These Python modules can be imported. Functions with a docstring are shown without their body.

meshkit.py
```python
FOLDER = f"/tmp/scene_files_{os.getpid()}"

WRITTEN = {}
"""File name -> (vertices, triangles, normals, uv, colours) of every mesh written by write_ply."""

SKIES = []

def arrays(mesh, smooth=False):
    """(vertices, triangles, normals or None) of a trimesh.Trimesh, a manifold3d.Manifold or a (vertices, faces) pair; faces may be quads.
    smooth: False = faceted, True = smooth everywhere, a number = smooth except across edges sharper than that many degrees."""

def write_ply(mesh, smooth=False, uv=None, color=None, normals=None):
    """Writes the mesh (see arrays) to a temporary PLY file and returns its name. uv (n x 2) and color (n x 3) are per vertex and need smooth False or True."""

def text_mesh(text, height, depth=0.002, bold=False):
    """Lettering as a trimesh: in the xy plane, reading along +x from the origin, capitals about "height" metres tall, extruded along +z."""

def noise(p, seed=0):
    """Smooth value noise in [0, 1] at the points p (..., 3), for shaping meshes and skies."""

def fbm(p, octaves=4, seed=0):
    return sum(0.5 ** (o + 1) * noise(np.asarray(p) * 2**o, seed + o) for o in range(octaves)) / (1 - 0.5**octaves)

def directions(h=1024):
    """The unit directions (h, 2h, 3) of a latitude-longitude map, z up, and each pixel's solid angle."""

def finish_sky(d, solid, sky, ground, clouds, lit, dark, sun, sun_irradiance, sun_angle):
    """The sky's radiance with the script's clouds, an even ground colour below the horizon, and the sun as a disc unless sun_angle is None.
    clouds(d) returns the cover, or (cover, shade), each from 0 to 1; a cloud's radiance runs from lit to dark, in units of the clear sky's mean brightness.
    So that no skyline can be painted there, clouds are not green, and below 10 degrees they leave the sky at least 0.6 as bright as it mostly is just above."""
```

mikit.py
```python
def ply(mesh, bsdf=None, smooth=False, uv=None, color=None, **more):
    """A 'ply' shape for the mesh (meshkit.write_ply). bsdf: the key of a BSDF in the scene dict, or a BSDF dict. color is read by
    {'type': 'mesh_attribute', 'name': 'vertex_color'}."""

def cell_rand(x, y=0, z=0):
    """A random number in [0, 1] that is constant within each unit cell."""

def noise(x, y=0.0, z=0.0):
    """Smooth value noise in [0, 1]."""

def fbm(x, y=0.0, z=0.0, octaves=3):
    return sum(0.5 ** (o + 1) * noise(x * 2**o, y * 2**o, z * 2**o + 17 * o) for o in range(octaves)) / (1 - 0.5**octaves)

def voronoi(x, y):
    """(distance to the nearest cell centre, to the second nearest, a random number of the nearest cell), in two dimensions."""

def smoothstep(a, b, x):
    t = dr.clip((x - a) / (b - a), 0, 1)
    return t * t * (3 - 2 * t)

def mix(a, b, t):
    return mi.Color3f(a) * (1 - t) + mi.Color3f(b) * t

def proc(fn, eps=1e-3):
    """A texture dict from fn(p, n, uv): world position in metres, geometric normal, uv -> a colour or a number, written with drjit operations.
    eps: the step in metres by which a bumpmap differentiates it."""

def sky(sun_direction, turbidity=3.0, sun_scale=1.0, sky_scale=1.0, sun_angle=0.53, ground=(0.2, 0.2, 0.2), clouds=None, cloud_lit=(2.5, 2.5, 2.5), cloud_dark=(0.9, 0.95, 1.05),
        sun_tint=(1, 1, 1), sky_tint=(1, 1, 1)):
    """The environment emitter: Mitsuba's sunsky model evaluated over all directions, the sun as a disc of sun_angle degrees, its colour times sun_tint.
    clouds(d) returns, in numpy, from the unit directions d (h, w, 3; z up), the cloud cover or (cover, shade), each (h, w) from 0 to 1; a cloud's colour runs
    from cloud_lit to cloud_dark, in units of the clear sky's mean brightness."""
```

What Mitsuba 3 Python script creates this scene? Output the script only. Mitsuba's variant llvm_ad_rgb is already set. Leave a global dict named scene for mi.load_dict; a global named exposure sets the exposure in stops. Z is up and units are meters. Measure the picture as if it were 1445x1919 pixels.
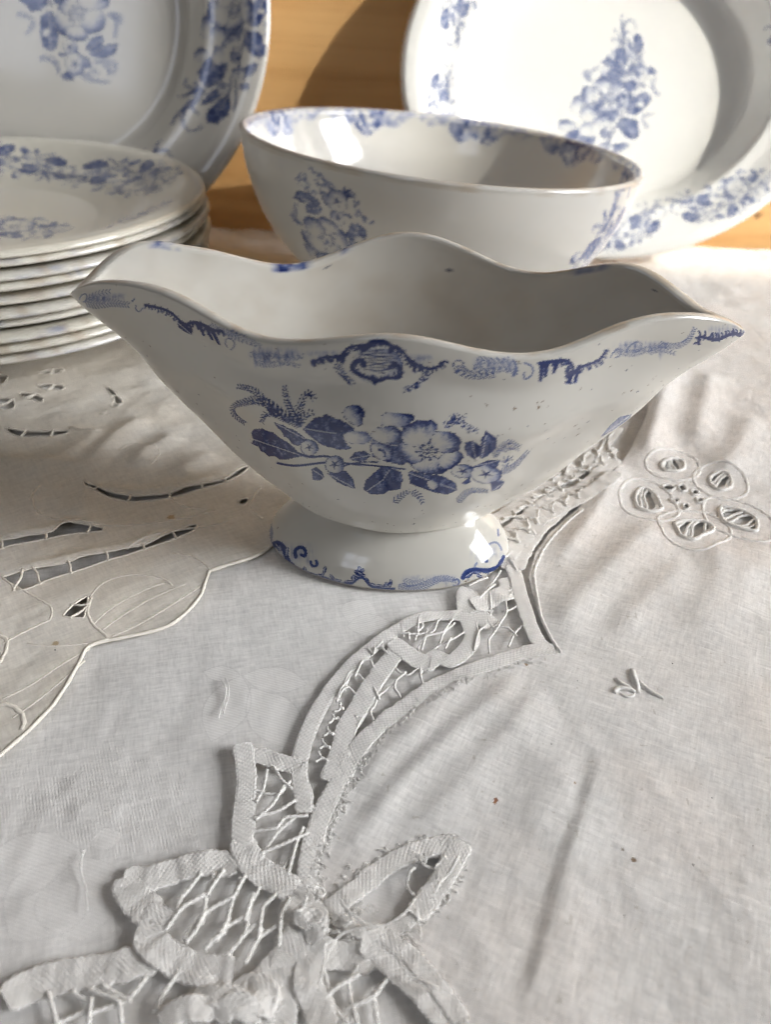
import math
import numpy as np, trimesh, mitsuba as mi, drjit as dr, shapely
from shapely.geometry import Polygon, LineString
from shapely.ops import unary_union
from scipy.interpolate import CubicSpline, PchipInterpolator
from scipy.spatial import Delaunay
import mikit, meshkit
from mikit import proc, noise, fbm, smoothstep, mix

rng = np.random.default_rng(7)
T = mi.ScalarTransform4f
scene, labels = {}, {}

# ------------------------------------------------------------------ camera
FPX, PITCH, ROLL, HCAM = 1450.0, math.radians(36), 0.06, 0.175
EYE = np.array([0, 0, HCAM])
FWD = np.array([0, math.cos(PITCH), -math.sin(PITCH)])
_u = np.array([0, math.sin(PITCH), math.cos(PITCH)])
_r = np.array([1.0, 0, 0])
RIGHT = math.cos(ROLL) * _r + math.sin(ROLL) * _u
UP = -math.sin(ROLL) * _r + math.cos(ROLL) * _u
scene['camera'] = {
    'type': 'thinlens', 'fov': math.degrees(2 * math.atan(722.5 / FPX)), 'fov_axis': 'x',
    'aperture_radius': 0.0013, 'focus_distance': 0.236, 'near_clip': 0.01, 'far_clip': 20.0,
    'to_world': T().look_at(origin=EYE.tolist(), target=(EYE + FWD).tolist(), up=UP.tolist())}
exposure = -0.03


def on_table(px, z=0.0):
    """Points of the table plane (metres) for marks surveyed on the photograph's 1445 x 1919 grid."""
    px = np.atleast_2d(np.asarray(px, float))
    r = FWD + ((px[:, :1] - 722.5) / FPX) * RIGHT + (-(px[:, 1:2] - 959.5) / FPX) * UP
    return (EYE + r * ((z - HCAM) / r[:, 2:]))[:, :2]


# ------------------------------------------------------------------ light
def lamp_panel(center, toward, width, height, rad):
    tf = T().look_at(origin=list(center), target=list(toward), up=[0, 0, 1]) @ T().scale([width / 2, height / 2, 1])
    return {'type': 'rectangle', 'to_world': tf, 'bsdf': {'type': 'diffuse', 'reflectance': {'type': 'rgb', 'value': 0.1}},
            'emitter': {'type': 'area', 'radiance': {'type': 'rgb', 'value': rad}}}


scene['room_glow'] = {'type': 'constant', 'radiance': {'type': 'rgb', 'value': [0.120, 0.113, 0.103]}}
SUN_AT, SUN_TO = np.array([1.884, -0.202, 1.14]), np.array([0.184, 0.848, 0.22])
scene['sun_beam'] = {'type': 'spot', 'to_world': T().look_at(origin=SUN_AT.tolist(), target=SUN_TO.tolist(), up=[0, 0, 1]),
                     'intensity': {'type': 'rgb', 'value': [21.5, 20.4, 18.0]}, 'cutoff_angle': 10.3, 'beam_width': 9.2}


def window(name, center, toward, w, h, cols, rows, rad, label, bar=0.05):
    """A lit window: panes between frame bars."""
    c = np.array(center, float); d = np.array(toward, float) - c; d /= np.linalg.norm(d)
    side = np.cross([0, 0, 1.0], d); side /= np.linalg.norm(side); up = np.cross(d, side)
    k = 0
    for i in range(cols):
        for j in range(rows):
            o = c + side * ((i + .5) / cols - .5) * w + up * ((j + .5) / rows - .5) * h
            key = f'{name}__pane' + (f'_{k:03d}' if k else ''); k += 1
            scene[key] = lamp_panel(o, o + d, w / cols - bar, h / rows - bar, rad)
    bars = []
    R4 = np.eye(4); R4[:3, 0], R4[:3, 1], R4[:3, 2], R4[:3, 3] = side, up, d, c
    for i in range(cols + 1):
        b = trimesh.creation.box([bar, h + bar, .04]); b.apply_translation([(i / cols - .5) * w, 0, 0]); bars.append(b)
    for j in range(rows + 1):
        b = trimesh.creation.box([w + bar, bar, .036]); b.apply_translation([0, (j / rows - .5) * h, 0]); bars.append(b)
    m = trimesh.util.concatenate(bars); m.apply_transform(R4)
    scene[f'{name}__frame'] = mikit.ply(m, 'window_paint')
    labels[name] = {'label': label, 'category': 'window'}


# ------------------------------------------------------------------ materials
def rgb(*v):
    return {'type': 'rgb', 'value': list(v)}


scene['window_paint'] = {'type': 'diffuse', 'reflectance': rgb(.6, .6, .58)}
scene['glaze'] = {'type': 'twosided', 'b': {'type': 'principled', 'roughness': .095, 'specular': .6,
                  'base_color': {'type': 'mesh_attribute', 'name': 'vertex_color'}}}



def damask_leaf(x, y, x0, y0, ang, L, W):
    """1 inside a leaf-shaped area of the weave; (x0, y0) its stalk end."""
    c, s = math.cos(ang), math.sin(ang)
    u = ((x - x0) * c + (y - y0) * s) / L
    v = -(x - x0) * s + (y - y0) * c
    w = W * 4 * u * (1 - u)
    return smoothstep(-0.0004, 0.0004, w - dr.abs(v)), v


def _lf(p0, p1, W):
    a, b = on_table([p0, p1])
    return (a[0], a[1], math.atan2(b[1] - a[1], b[0] - a[0]), float(np.linalg.norm(b - a)), W)


DAMASK_LEAVES = [_lf((452, 1262), (395, 1385), .0065), _lf((470, 1285), (560, 1400), .007), _lf((455, 1262), (575, 1278), .005), _lf((450, 1262), (380, 1255), .003),
                 _lf((150, 1590), (-60, 1640), .008), _lf((155, 1600), (150, 1760), .010), _lf((145, 1610), (20, 1760), .010), _lf((165, 1575), (230, 1560), .003),
                 _lf((655, 1165), (690, 1120), .006), _lf((650, 1170), (735, 1165), .005), _lf((690, 1740), (745, 1640), .007), _lf((640, 1650), (600, 1500), .006)]


def damask_cloth(p, n, uv):
    x, y = p.x, p.y
    m = mi.Float(0)
    for L in DAMASK_LEAVES:
        m = dr.maximum(m, damask_leaf(x, y, *L)[0])
    return m


DPITCH = .00085


def thread(x, y, pitch):
    """A twill of fine threads, 0 to 1."""
    a = dr.sin(2 * math.pi * (x + .5 * y) / pitch + 1.5 * noise(x * 900, y * 900))
    b = dr.sin(2 * math.pi * (y - .35 * x) / (pitch * 1.15))
    return .5 + .3 * a + .2 * a * b


def damask_height(p, n, uv):
    x, y = p.x, p.y
    m = damask_cloth(p, n, uv)
    warp = thread(x, y, DPITCH)
    weft = thread(y, -x, .00075)
    soft = fbm(x * 60, y * 60, 0, 3) * .0011 + noise(x * 240, y * 130) * .00022 
    return mi.Float(soft + .00010 * (warp * (1 - m) + (weft * .5 + .3) * m))


def yarns(x, y, f):
    """Uneven yarns running both ways, about 0 to 1; f: yarns per metre."""
    a = noise(x * f, y * f * .16) + noise(x * f * 2.1, y * f * .4, 5.0)
    b = noise(x * f * .16, y * f, 9.0) + noise(x * f * .4, y * f * 2.1, 14.0)
    return .25 * (a + b)


def damask_color(p, n, uv):
    x, y = p.x, p.y
    m, rim = mi.Float(0), mi.Float(0)
    for L in DAMASK_LEAVES:
        a = damask_leaf(x, y, *L)[0]
        m, rim = dr.maximum(m, a), dr.maximum(rim, a * (1 - a) * 4)
    u, v = .96 * x + .28 * y, -.28 * x + .96 * y
    w = yarns(u, v, 1400) - .5
    vein = .5 + .5 * dr.sin((u * .6 + v) * 2 * math.pi / .0010)
    t = .97 + .44 * w * (1 - .55 * m) + m * (.055 + .10 * (vein - .5)) - .10 * rim + .10 * (fbm(x * 35, y * 35, 3, 3) - .5)
    return mi.Color3f(.735, .722, .702) * t


def spots(x, y, col, marks):
    for (cx, cy, r, c) in marks:
        d = dr.sqrt(dr.square(x - cx) + dr.square((y - cy))) + .5 * r * (noise(x * 1500 + cx * 99, y * 1500) - .5)
        col = mix(col, mi.Color3f(*c), .9 * (1 - smoothstep(r * .6, r * 1.15, d)))
    return col


def _mark(px, r, c):
    a = on_table([px])[0]
    return (float(a[0]), float(a[1]), r, c)


STAINS = [_mark((928, 1505), .0006, (.25, .09, .03)), _mark((926, 1510), .00045, (.3, .12, .04)), _mark((1075, 1475), .0003, (.3, .16, .06)), _mark((1185, 1616), .0007, (.16, .10, .05)),
          _mark((1165, 1598), .0004, (.2, .17, .13)), _mark((1332, 1500), .00025, (.02, .02, .02)), _mark((1081, 1282), .00028, (.05, .05, .05)), _mark((1258, 1248), .0003, (.08, .07, .06)), _mark((1032, 1400), .00025, (.05, .05, .05)),
          _mark((1297, 1625), .00028, (.1, .08, .06)), _mark((1408, 1590), .00022, (.1, .08, .06)), _mark((1168, 1720), .00028, (.12, .1, .08)), _mark((985, 1250), .0006, (.34, .24, .15))]


def plain_height(p, n, uv):
    x, y = p.x, p.y
    q = noise(x * 700, y * 300) + noise(x * 260, y * 900)
    wv = dr.sin(2 * math.pi * x / .00080 + q) * dr.sin(2 * math.pi * y / .00080 + q)
    slub = .00010 * yarns(.92 * x - .39 * y, .39 * x + .92 * y, 1300)
    soft = fbm(x * 80 + y * 40, y * 80 - 40 * x, 0, 3) * .0009 + noise(x * 420, y * 420) * .00012
    return mi.Float(soft + .00006 * wv + slub)


def plain_color(p, n, uv):
    x, y = p.x, p.y
    blot = fbm(x * 26 + 5, y * 26, 2, 3)
    c = mix((.750, .738, .716), (.745, .715, .682), smoothstep(.42, .72, blot))
    u, v = .92 * x - .39 * y, .39 * x + .92 * y
    w = yarns(u, v, 1650) - .5
    slub = smoothstep(.80, .92, noise(u * 110, v * 1700)) * .09 + smoothstep(.82, .93, noise(u * 1700, v * 110)) * .07
    c = c * (.975 + .46 * w + slub)
    fl = smoothstep(.93, .97, noise(x * 620 + 40, y * 620))
    c = mix(c, mi.Color3f(.42, .39, .34), .45 * fl)
    return spots(x, y, c, STAINS)


def ecru_color(p, n, uv):
    x, y = p.x, p.y
    blot = fbm(x * 30, y * 30, 8, 3)
    c = mix((.75, .722, .662), (.735, .690, .610), smoothstep(.35, .7, blot))
    c = c * (.97 + .34 * (yarns(.8 * x + .6 * y, -.6 * x + .8 * y, 1500) - .5))
    st = [_mark((322, 978), .0016, (.5, .36, .2)), _mark((107, 1216), .0012, (.5, .40, .25)), _mark((106, 1228), .0003, (.05, .05, .05))]
    return spots(x, y, c, st)


def ecru_height(p, n, uv):
    x, y = p.x, p.y
    u, v = .8 * x + .6 * y, -.6 * x + .8 * y
    soft = fbm(u * 50, v * 90, 0, 3) * .0012 + noise(u * 300, v * 600) * .00012
    wv = dr.sin(2 * math.pi * u / .0005) * dr.sin(2 * math.pi * v / .0005)
    return mi.Float(soft + .00003 * wv)


def tape_height(p, n, uv):
    u, v = uv.x, uv.y
    k = 2 * math.pi / .00120
    row = dr.floor(v / .00066)
    a = dr.sin(k * u + math.pi * row)
    b = dr.abs(dr.sin(math.pi * v / .00066))
    return mi.Float(.00019 * (.5 + .5 * a) * b + .00022 * noise(u * 600, v * 600))


def tape_color(p, n, uv):
    u, v = uv.x, uv.y
    k = math.pi / .00064
    q = dr.sin(k * (u + .3 * v)) * dr.sin(k * v)
    t = .95 + .12 * q + .34 * (yarns(u, v, 1500) - .5) + .08 * (fbm(p.x * 160, p.y * 160, 1, 2) - .5)
    return mi.Color3f(.80, .785, .755) * t


def thread_color(p, n, uv):
    return mi.Color3f(.76, .75, .72) * (.9 + .16 * noise(p.x * 2500, p.y * 2500, p.z * 2500))


def cloth_bsdf(col, hgt=None, eps=6e-5):
    b = {'type': 'diffuse', 'reflectance': proc(col)}
    if hgt:
        b = {'type': 'bumpmap', 'arbitrary': proc(hgt, eps), 'scale': 1.0, 'b': b}
    return {'type': 'twosided', 'b': b}


scene['damask'] = cloth_bsdf(damask_color, damask_height)
scene['plain_cotton'] = cloth_bsdf(plain_color, plain_height)
scene['ecru_cotton'] = cloth_bsdf(ecru_color, ecru_height)
scene['woven_tape'] = cloth_bsdf(tape_color, tape_height)
scene['cotton_thread'] = cloth_bsdf(thread_color)
scene['ecru_thread'] = {'type': 'twosided', 'b': {'type': 'diffuse', 'reflectance': rgb(.76, .72, .64)}}


def pine_color(p, n, uv):
    x, z = p.x, p.z
    w = noise(x * 5, z * 22) * .012 + noise(x * 1.5, 3.0) * .03
    kx, kz = KNOT
    dk = dr.sqrt(dr.square((x - kx) * .7) + dr.square(z - kz))
    w = w + .012 * dr.exp(-dk / .012)
    g = noise((z + w) * 130, x * 2.2) * .6 + noise((z + w) * 420, x * 5) * .25 + noise(x * 60, (z + w) * 1600) * .15
    c = mix((.60, .375, .165), (.43, .225, .075), smoothstep(.3, .8, g))
    c = mix(c, mi.Color3f(.52, .30, .12), .5 * noise(z * 18, x * 2))
    c = mix(c, mi.Color3f(.12, .055, .025), .85 * (1 - smoothstep(.0022, .0045, dk + .002 * noise(x * 300, z * 300))))
    return c


KNOT = (.270, .024)
scene['pine'] = {'type': 'twosided', 'b': {'type': 'principled', 'base_color': proc(pine_color), 'roughness': .45, 'specular': .4}}


# ------------------------------------------------------------------ transfer print: ink laid on glaze in 2-D print coordinates
def seg_dist(P, poly):
    """Distance of the points P to a polyline and the arc position (0 to 1) of the nearest point."""
    poly = np.asarray(poly, float)
    L = np.r_[0, np.cumsum(np.linalg.norm(np.diff(poly, axis=0), axis=1))]
    best, at = np.full(len(P), 1e9), np.zeros(len(P))
    for i in range(len(poly) - 1):
        a, b = poly[i], poly[i + 1]
        ab = b - a
        t = np.clip(((P - a) @ ab) / (ab @ ab + 1e-12), 0, 1)
        d = np.linalg.norm(P - a - t[:, None] * ab, axis=1)
        m = d < best
        best[m] = d[m]
        at[m] = (L[i] + t[m] * (L[i + 1] - L[i])) / max(L[-1], 1e-12)
    return best, at


def vnoise(P, s, seed=0):
    return meshkit.noise(np.c_[P[:, 0] * s, P[:, 1] * s, np.full(len(P), 7.3)], seed)


def spline(pts, n=24, closed=False):
    p = np.asarray(pts, float)
    if closed:
        p = np.vstack([p, p[:1]])
    d = np.r_[0, np.cumsum(np.linalg.norm(np.diff(p, axis=0), axis=1))]
    return np.stack(CubicSpline(d, p, bc_type='periodic' if closed else 'natural')(np.linspace(0, d[-1], n)), 0)


class Print:
    """Ink amounts for vertices with print coordinates P; later marks lie over earlier ones."""

    def __init__(self, P):
        self.P, self.ink = np.asarray(P, float), np.zeros(len(P))

    def near(self, pts, r):
        lo, hi = np.min(pts, 0) - r, np.max(pts, 0) + r
        return np.nonzero(((self.P > lo) & (self.P < hi)).all(1))[0]

    def over(self, i, v):
        self.ink[i] = np.maximum(self.ink[i], v)

    def stroke(self, pts, w0, w1=None, dark=.85, taper=True, n=20):
        pts = spline(pts, n) if len(pts) > 2 else np.asarray(pts, float)
        w1 = w0 if w1 is None else w1
        i = self.near(pts, max(w0, w1) * 1.5)
        if len(i) == 0:
            return
        d, t = seg_dist(self.P[i], pts)
        w = w0 + (w1 - w0) * t
        self.over(i, dark * np.clip((w - d) / (.35 * w + .4) + .2, 0, 1))

    def area(self, pts):
        i = self.near(pts, 3)
        if len(i) == 0:
            return i, None
        q = np.vstack([pts, pts[:1]])
        ins = shapely.contains_xy(Polygon(pts).buffer(0), self.P[i, 0], self.P[i, 1])
        d, t = seg_dist(self.P[i], q)
        return i, np.where(ins, d, -d)

    def leaf(self, pts, mid=None, dark=.8):
        pts = np.asarray(pts, float)
        i, d = self.area(pts)
        if len(i) == 0:
            return
        m = d > 0
        j, d = i[m], d[m]
        if len(j) == 0:
            return
        P = self.P[j]
        v = dark * (.84 + .75 * (vnoise(P, .06, 3) - .5) + .5 * (vnoise(P, .33, 5) - .5))
        if mid is None:
            far = max(((a, b) for a in pts for b in pts), key=lambda ab: np.hypot(*(ab[0] - ab[1])))
            mid = [far[0], (far[0] + far[1]) / 2, far[1]]
        mid = np.asarray(mid, float)
        dm, tm = seg_dist(P, mid)
        Lm = np.linalg.norm(np.diff(mid, axis=0), axis=1).sum()
        rib = np.abs(((tm * Lm - .9 * dm) / (Lm / 6.0)) % 1 - .5)
        v += (.05 + .16 * vnoise(P, .05, 12)) * np.clip((.12 - rib) / .12, -.4, 1) * (dm > 3)
        v = np.where(dm < 2.0, .25 * dark, v)
        v = np.maximum(v, dark * 1.0 * (d < 2.2))
        self.ink[j] = np.clip(v, .1, 1)
        self.ink[i[~m]] = self.ink[i[~m]]

    def petal(self, pts, shade=.6, reach=18, knock=True, line=.9, hub=None):
        pts = spline(pts, 60, True)
        c0 = pts.mean(0)
        wob = meshkit.noise(np.c_[np.arange(60) * .55, np.full(60, c0[0]), np.full(60, c0[1])], 3) - .5
        pts = c0 + (pts - c0) * (1.05 + .16 * wob)[:, None]
        i, d = self.area(pts)
        if len(i) == 0:
            return
        m = d > 0
        j, d = i[m], d[m]
        P = self.P[j]
        r = reach * (.5 + 1.0 * vnoise(P, .06, 9))
        c = P.mean(0) if hub is None else np.asarray(hub, float)
        a = np.arctan2(P[:, 1] - c[1], P[:, 0] - c[0])
        comb = meshkit.noise(np.c_[a * (26 if hub is not None else 11), np.hypot(*(P - c).T) * .02, np.zeros(len(P))], 6)
        r = r * (.35 + 1.3 * comb)
        # hatching gathers on one side of a petal and thins out over its body
        q = P - c0
        away = c0 - np.asarray(hub, float) if hub is not None else np.array([.4, -1.0])
        away = away / (np.linalg.norm(away) + 1e-9) + np.array([.35, .45])
        lee = (q @ away) / (np.abs(q @ away).max() + 1e-9)
        r = r * (.45 + 1.1 * np.clip(.5 + lee, 0, 1.3))
        v = shade * np.exp(-(d / r) ** 1.5) * np.clip(.35 + .75 * lee, .12, 1) * (.5 + 1.0 * vnoise(P, .38, 2)) + .04 * vnoise(P, .2, 4)
        if hub is not None:
            hd = np.hypot(*(P - c).T)
            v = np.maximum(v, .55 * np.clip(comb * 2.2 - 1.0, 0, 1) * np.clip((62 - hd) / 40, 0, 1))
        v = np.maximum(v, line * np.clip((3.4 - d) / 1.4, 0, 1))
        self.ink[j] = np.clip(v, 0, 1) if knock else np.maximum(self.ink[j], v)

    def fern(self, pts, size=9, dark=.55, step=6.5, r=1.5):
        c = spline(pts, 40)
        L = np.linalg.norm(np.diff(c, axis=0), axis=1).sum()
        n = max(int(L / step), 3)
        c = spline(pts, n)
        self.stroke(c, r * .8, r * .4, dark * .8, n=n)
        g = np.gradient(c, axis=0)
        g /= np.linalg.norm(g, axis=1, keepdims=True) + 1e-9
        for k in range(n):
            s = size * (1 - .55 * k / n)
            for sd in (-1, 1):
                nrm = np.array([-g[k, 1], g[k, 0]]) * sd
                a = c[k] + nrm * 2
                self.stroke([a, c[k] + nrm * s + g[k] * s * .8], r, r * 1.25, dark)

    def dots(self, poly, pitch, rad, dark=.6):
        i, d = self.area(np.asarray(poly, float))
        if len(i) == 0:
            return
        j = i[d > 0]
        P = self.P[j]
        q = P / pitch
        q = np.c_[q[:, 0] + .5 * (np.floor(q[:, 1]) % 2), q[:, 1]]
        f = np.hypot(*(q - np.floor(q) - .5).T)
        self.over(j, dark * np.clip((rad - f) * 8, 0, 1))

    def smear(self, box, dark=.5, pitch=7, seed=1):
        """Streaks where the ink ran in the glaze."""
        x0, y0, x1, y1 = box
        i = self.near(np.array([[x0, y0], [x1, y1]], float), 2)
        if len(i) == 0:
            return
        P = self.P[i]
        u, v = (P[:, 0] - x0) / (x1 - x0), (P[:, 1] - y0) / (y1 - y0)
        lane = .65 * meshkit.noise(np.c_[P[:, 0] / pitch * 1.6, P[:, 1] / 60, np.full(len(P), seed * 3.1)], seed) + .35 * meshkit.noise(np.c_[P / pitch * .8, np.full(len(P), seed * 2.3)], seed + 2)
        long = .35 + .65 * meshkit.noise(np.c_[P[:, 0] / pitch, np.zeros(len(P)), np.full(len(P), seed * 1.7)], seed + 5)
        m = np.clip(lane * 1.5 - .30, 0, 1) * np.clip((long - v) * 2.6, 0, 1) * np.clip(v * 3, 0, 1) * np.clip(u * 5, 0, 1) * np.clip((1 - u) * 5, 0, 1)
        self.over(i, dark * m)


def bouquet(pr):
    """The flower spray of the service, in print units (about 2.3 units to a photo pixel of the boat's side)."""
    for f in ([(390, 400), (330, 370), (270, 340), (220, 290), (160, 250), (112, 240)], [(300, 350), (200, 295), (140, 300), (92, 325), (85, 360), (110, 390), (130, 404)],
              [(385, 395), (350, 340), (320, 290), (312, 252)], [(372, 372), (388, 310), (415, 276), (440, 296)], [(345, 372), (280, 345), (232, 352), (216, 385)], [(382, 388), (408, 358), (432, 350)]):
        pr.fern(f, 18, .85, 11, 2.5)
    for f in ([(1010, 412), (1045, 388), (1100, 405), (1148, 425)], [(1030, 408), (1050, 375), (1090, 380)], [(1228, 545), (1255, 495), (1295, 470), (1332, 492)], [(1262, 515), (1300, 500), (1330, 510)], [(1258, 612), (1310, 592), (1345, 560), (1372, 530)], [(1280, 590), (1275, 560), (1300, 555)],
              [(788, 742), (820, 718), (852, 698)], [(868, 700), (895, 715), (912, 742)], [(1068, 742), (1120, 695), (1192, 697)]):
        pr.fern(f, 15, .72, 10, 2.2)
    pr.stroke([(280, 578), (340, 585), (430, 578), (510, 572), (600, 580), (700, 590), (835, 604)], 6, 4, .95)
    pr.stroke([(560, 590), (640, 575), (720, 575)], 4, 3, .9)
    pr.stroke([(372, 532), (430, 548), (480, 545), (540, 560)], 6, 5, .8)
    pr.leaf([(163, 455), (175, 432), (200, 427), (212, 422), (230, 430), (262, 437), (290, 462), (320, 478), (350, 502), (375, 530), (385, 545), (350, 552), (318, 560), (290, 562), (270, 548), (240, 552), (222, 535), (205, 530), (195, 510), (165, 497), (172, 478)], [(170, 478), (280, 508), (382, 540)], .95)
    pr.leaf([(273, 385), (310, 395), (330, 410), (360, 420), (390, 445), (412, 470), (395, 490), (370, 498), (345, 490), (330, 465), (310, 455), (300, 425), (285, 410)], None, .9)
    pr.leaf([(395, 415), (420, 392), (445, 370), (480, 365), (495, 355), (530, 372), (560, 380), (590, 395), (620, 420), (600, 435), (575, 440), (570, 470), (590, 500), (605, 512), (575, 520), (540, 515), (500, 505), (470, 492), (440, 465), (415, 440)], [(402, 414), (480, 428), (570, 440)], .9)
    pr.leaf([(590, 560), (620, 530), (660, 525), (690, 545), (660, 570), (620, 570)], None, .85)
    pr.petal([(570, 350), (590, 330), (615, 325), (645, 335), (660, 360), (655, 385), (640, 405), (615, 400), (590, 385)], 1.0, 60)
    pr.leaf([(690, 480), (740, 420), (800, 410), (850, 450), (900, 520), (830, 590), (760, 575), (690, 550)], None, .85)
    pr.petal([(735, 400), (740, 365), (790, 355), (850, 360), (875, 370), (860, 395), (820, 412), (770, 410)], .85, 36, line=.7)
    pr.petal([(570, 450), (600, 430), (640, 430), (680, 445), (690, 470), (660, 490), (620, 490), (585, 480)], .6, 22, line=.5)
    pr.petal([(690, 445), (705, 420), (740, 412), (790, 410), (815, 430), (815, 455), (790, 480), (750, 488), (715, 480)], .75, 26)
    pr.petal([(690, 500), (720, 490), (760, 500), (785, 520), (780, 555), (740, 565), (705, 550)], .95, 26)
    pr.stroke([(725, 520), (745, 530), (750, 550)], 7, 5, .7)
    pr.leaf([(430, 600), (450, 590), (475, 610), (485, 635), (465, 650), (435, 645)], None, .9)
    pr.leaf([(500, 620), (540, 605), (580, 610), (615, 650), (620, 685), (580, 675), (540, 655)], None, .9)
    pr.leaf([(655, 690), (665, 650), (700, 620), (740, 590), (770, 600), (820, 615), (828, 650), (815, 690), (770, 695), (740, 710), (690, 710)], [(775, 600), (740, 650), (665, 700)], .92)
    pr.leaf([(850, 620), (870, 610), (930, 625), (1000, 630), (1060, 660), (1065, 690), (1020, 710), (960, 700), (900, 680), (860, 665)], None, .88)
    pr.petal([(935, 655), (965, 650), (985, 668), (965, 690), (940, 680)], .7, 8)
    pr.leaf([(1095, 510), (1100, 475), (1130, 465), (1165, 490), (1165, 530), (1145, 560), (1110, 540)], [(1145, 558), (1130, 470)], .9)
    pr.leaf([(1160, 540), (1165, 490), (1168, 460), (1190, 420), (1205, 435), (1235, 450), (1235, 500), (1200, 540), (1170, 555)], [(1170, 555), (1192, 425)], .92)
    pr.leaf([(1130, 590), (1200, 560), (1255, 560), (1240, 590), (1180, 600)], None, .9)
    pr.leaf([(1210, 660), (1240, 640), (1275, 660), (1250, 690), (1215, 700)], None, .9)
    pr.leaf([(1085, 660), (1120, 635), (1125, 655), (1100, 668)], None, .9)
    for q in ([(870, 590), (910, 570), (960, 560), (1000, 580), (1015, 615), (990, 630), (940, 630), (900, 620)], [(1000, 560), (1030, 530), (1060, 520), (1090, 530), (1100, 550), (1080, 580), (1060, 600), (1030, 605), (1000, 590)],
              [(795, 530), (800, 500), (830, 485), (870, 490), (900, 510), (905, 545), (890, 575), (850, 580), (815, 560)], [(945, 460), (960, 435), (1000, 425), (1050, 430), (1080, 450), (1085, 490), (1065, 515), (1030, 525), (990, 520), (955, 500)],
              [(820, 440), (830, 410), (870, 385), (920, 375), (955, 385), (970, 405), (950, 440), (940, 470), (900, 490), (860, 490), (830, 470)]):
        pr.petal(np.asarray(q, float) + (np.array([935, 525.]) - np.mean(q, 0)) * .10, 1.0, 30, hub=(935, 525))
    for k in range(11):
        a = k * 2 * math.pi / 11 + .2
        r = 34 + 16 * ((k * 7) % 3) / 2
        e = (935 + r * math.cos(a), 525 + r * .8 * math.sin(a))
        pr.stroke([(935 + 7 * math.cos(a), 525 + 6 * math.sin(a)), e], 2, 1.6, .75)
        pr.stroke([e, (e[0] + 3, e[1])], 5.5, 5.5, .9)
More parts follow.
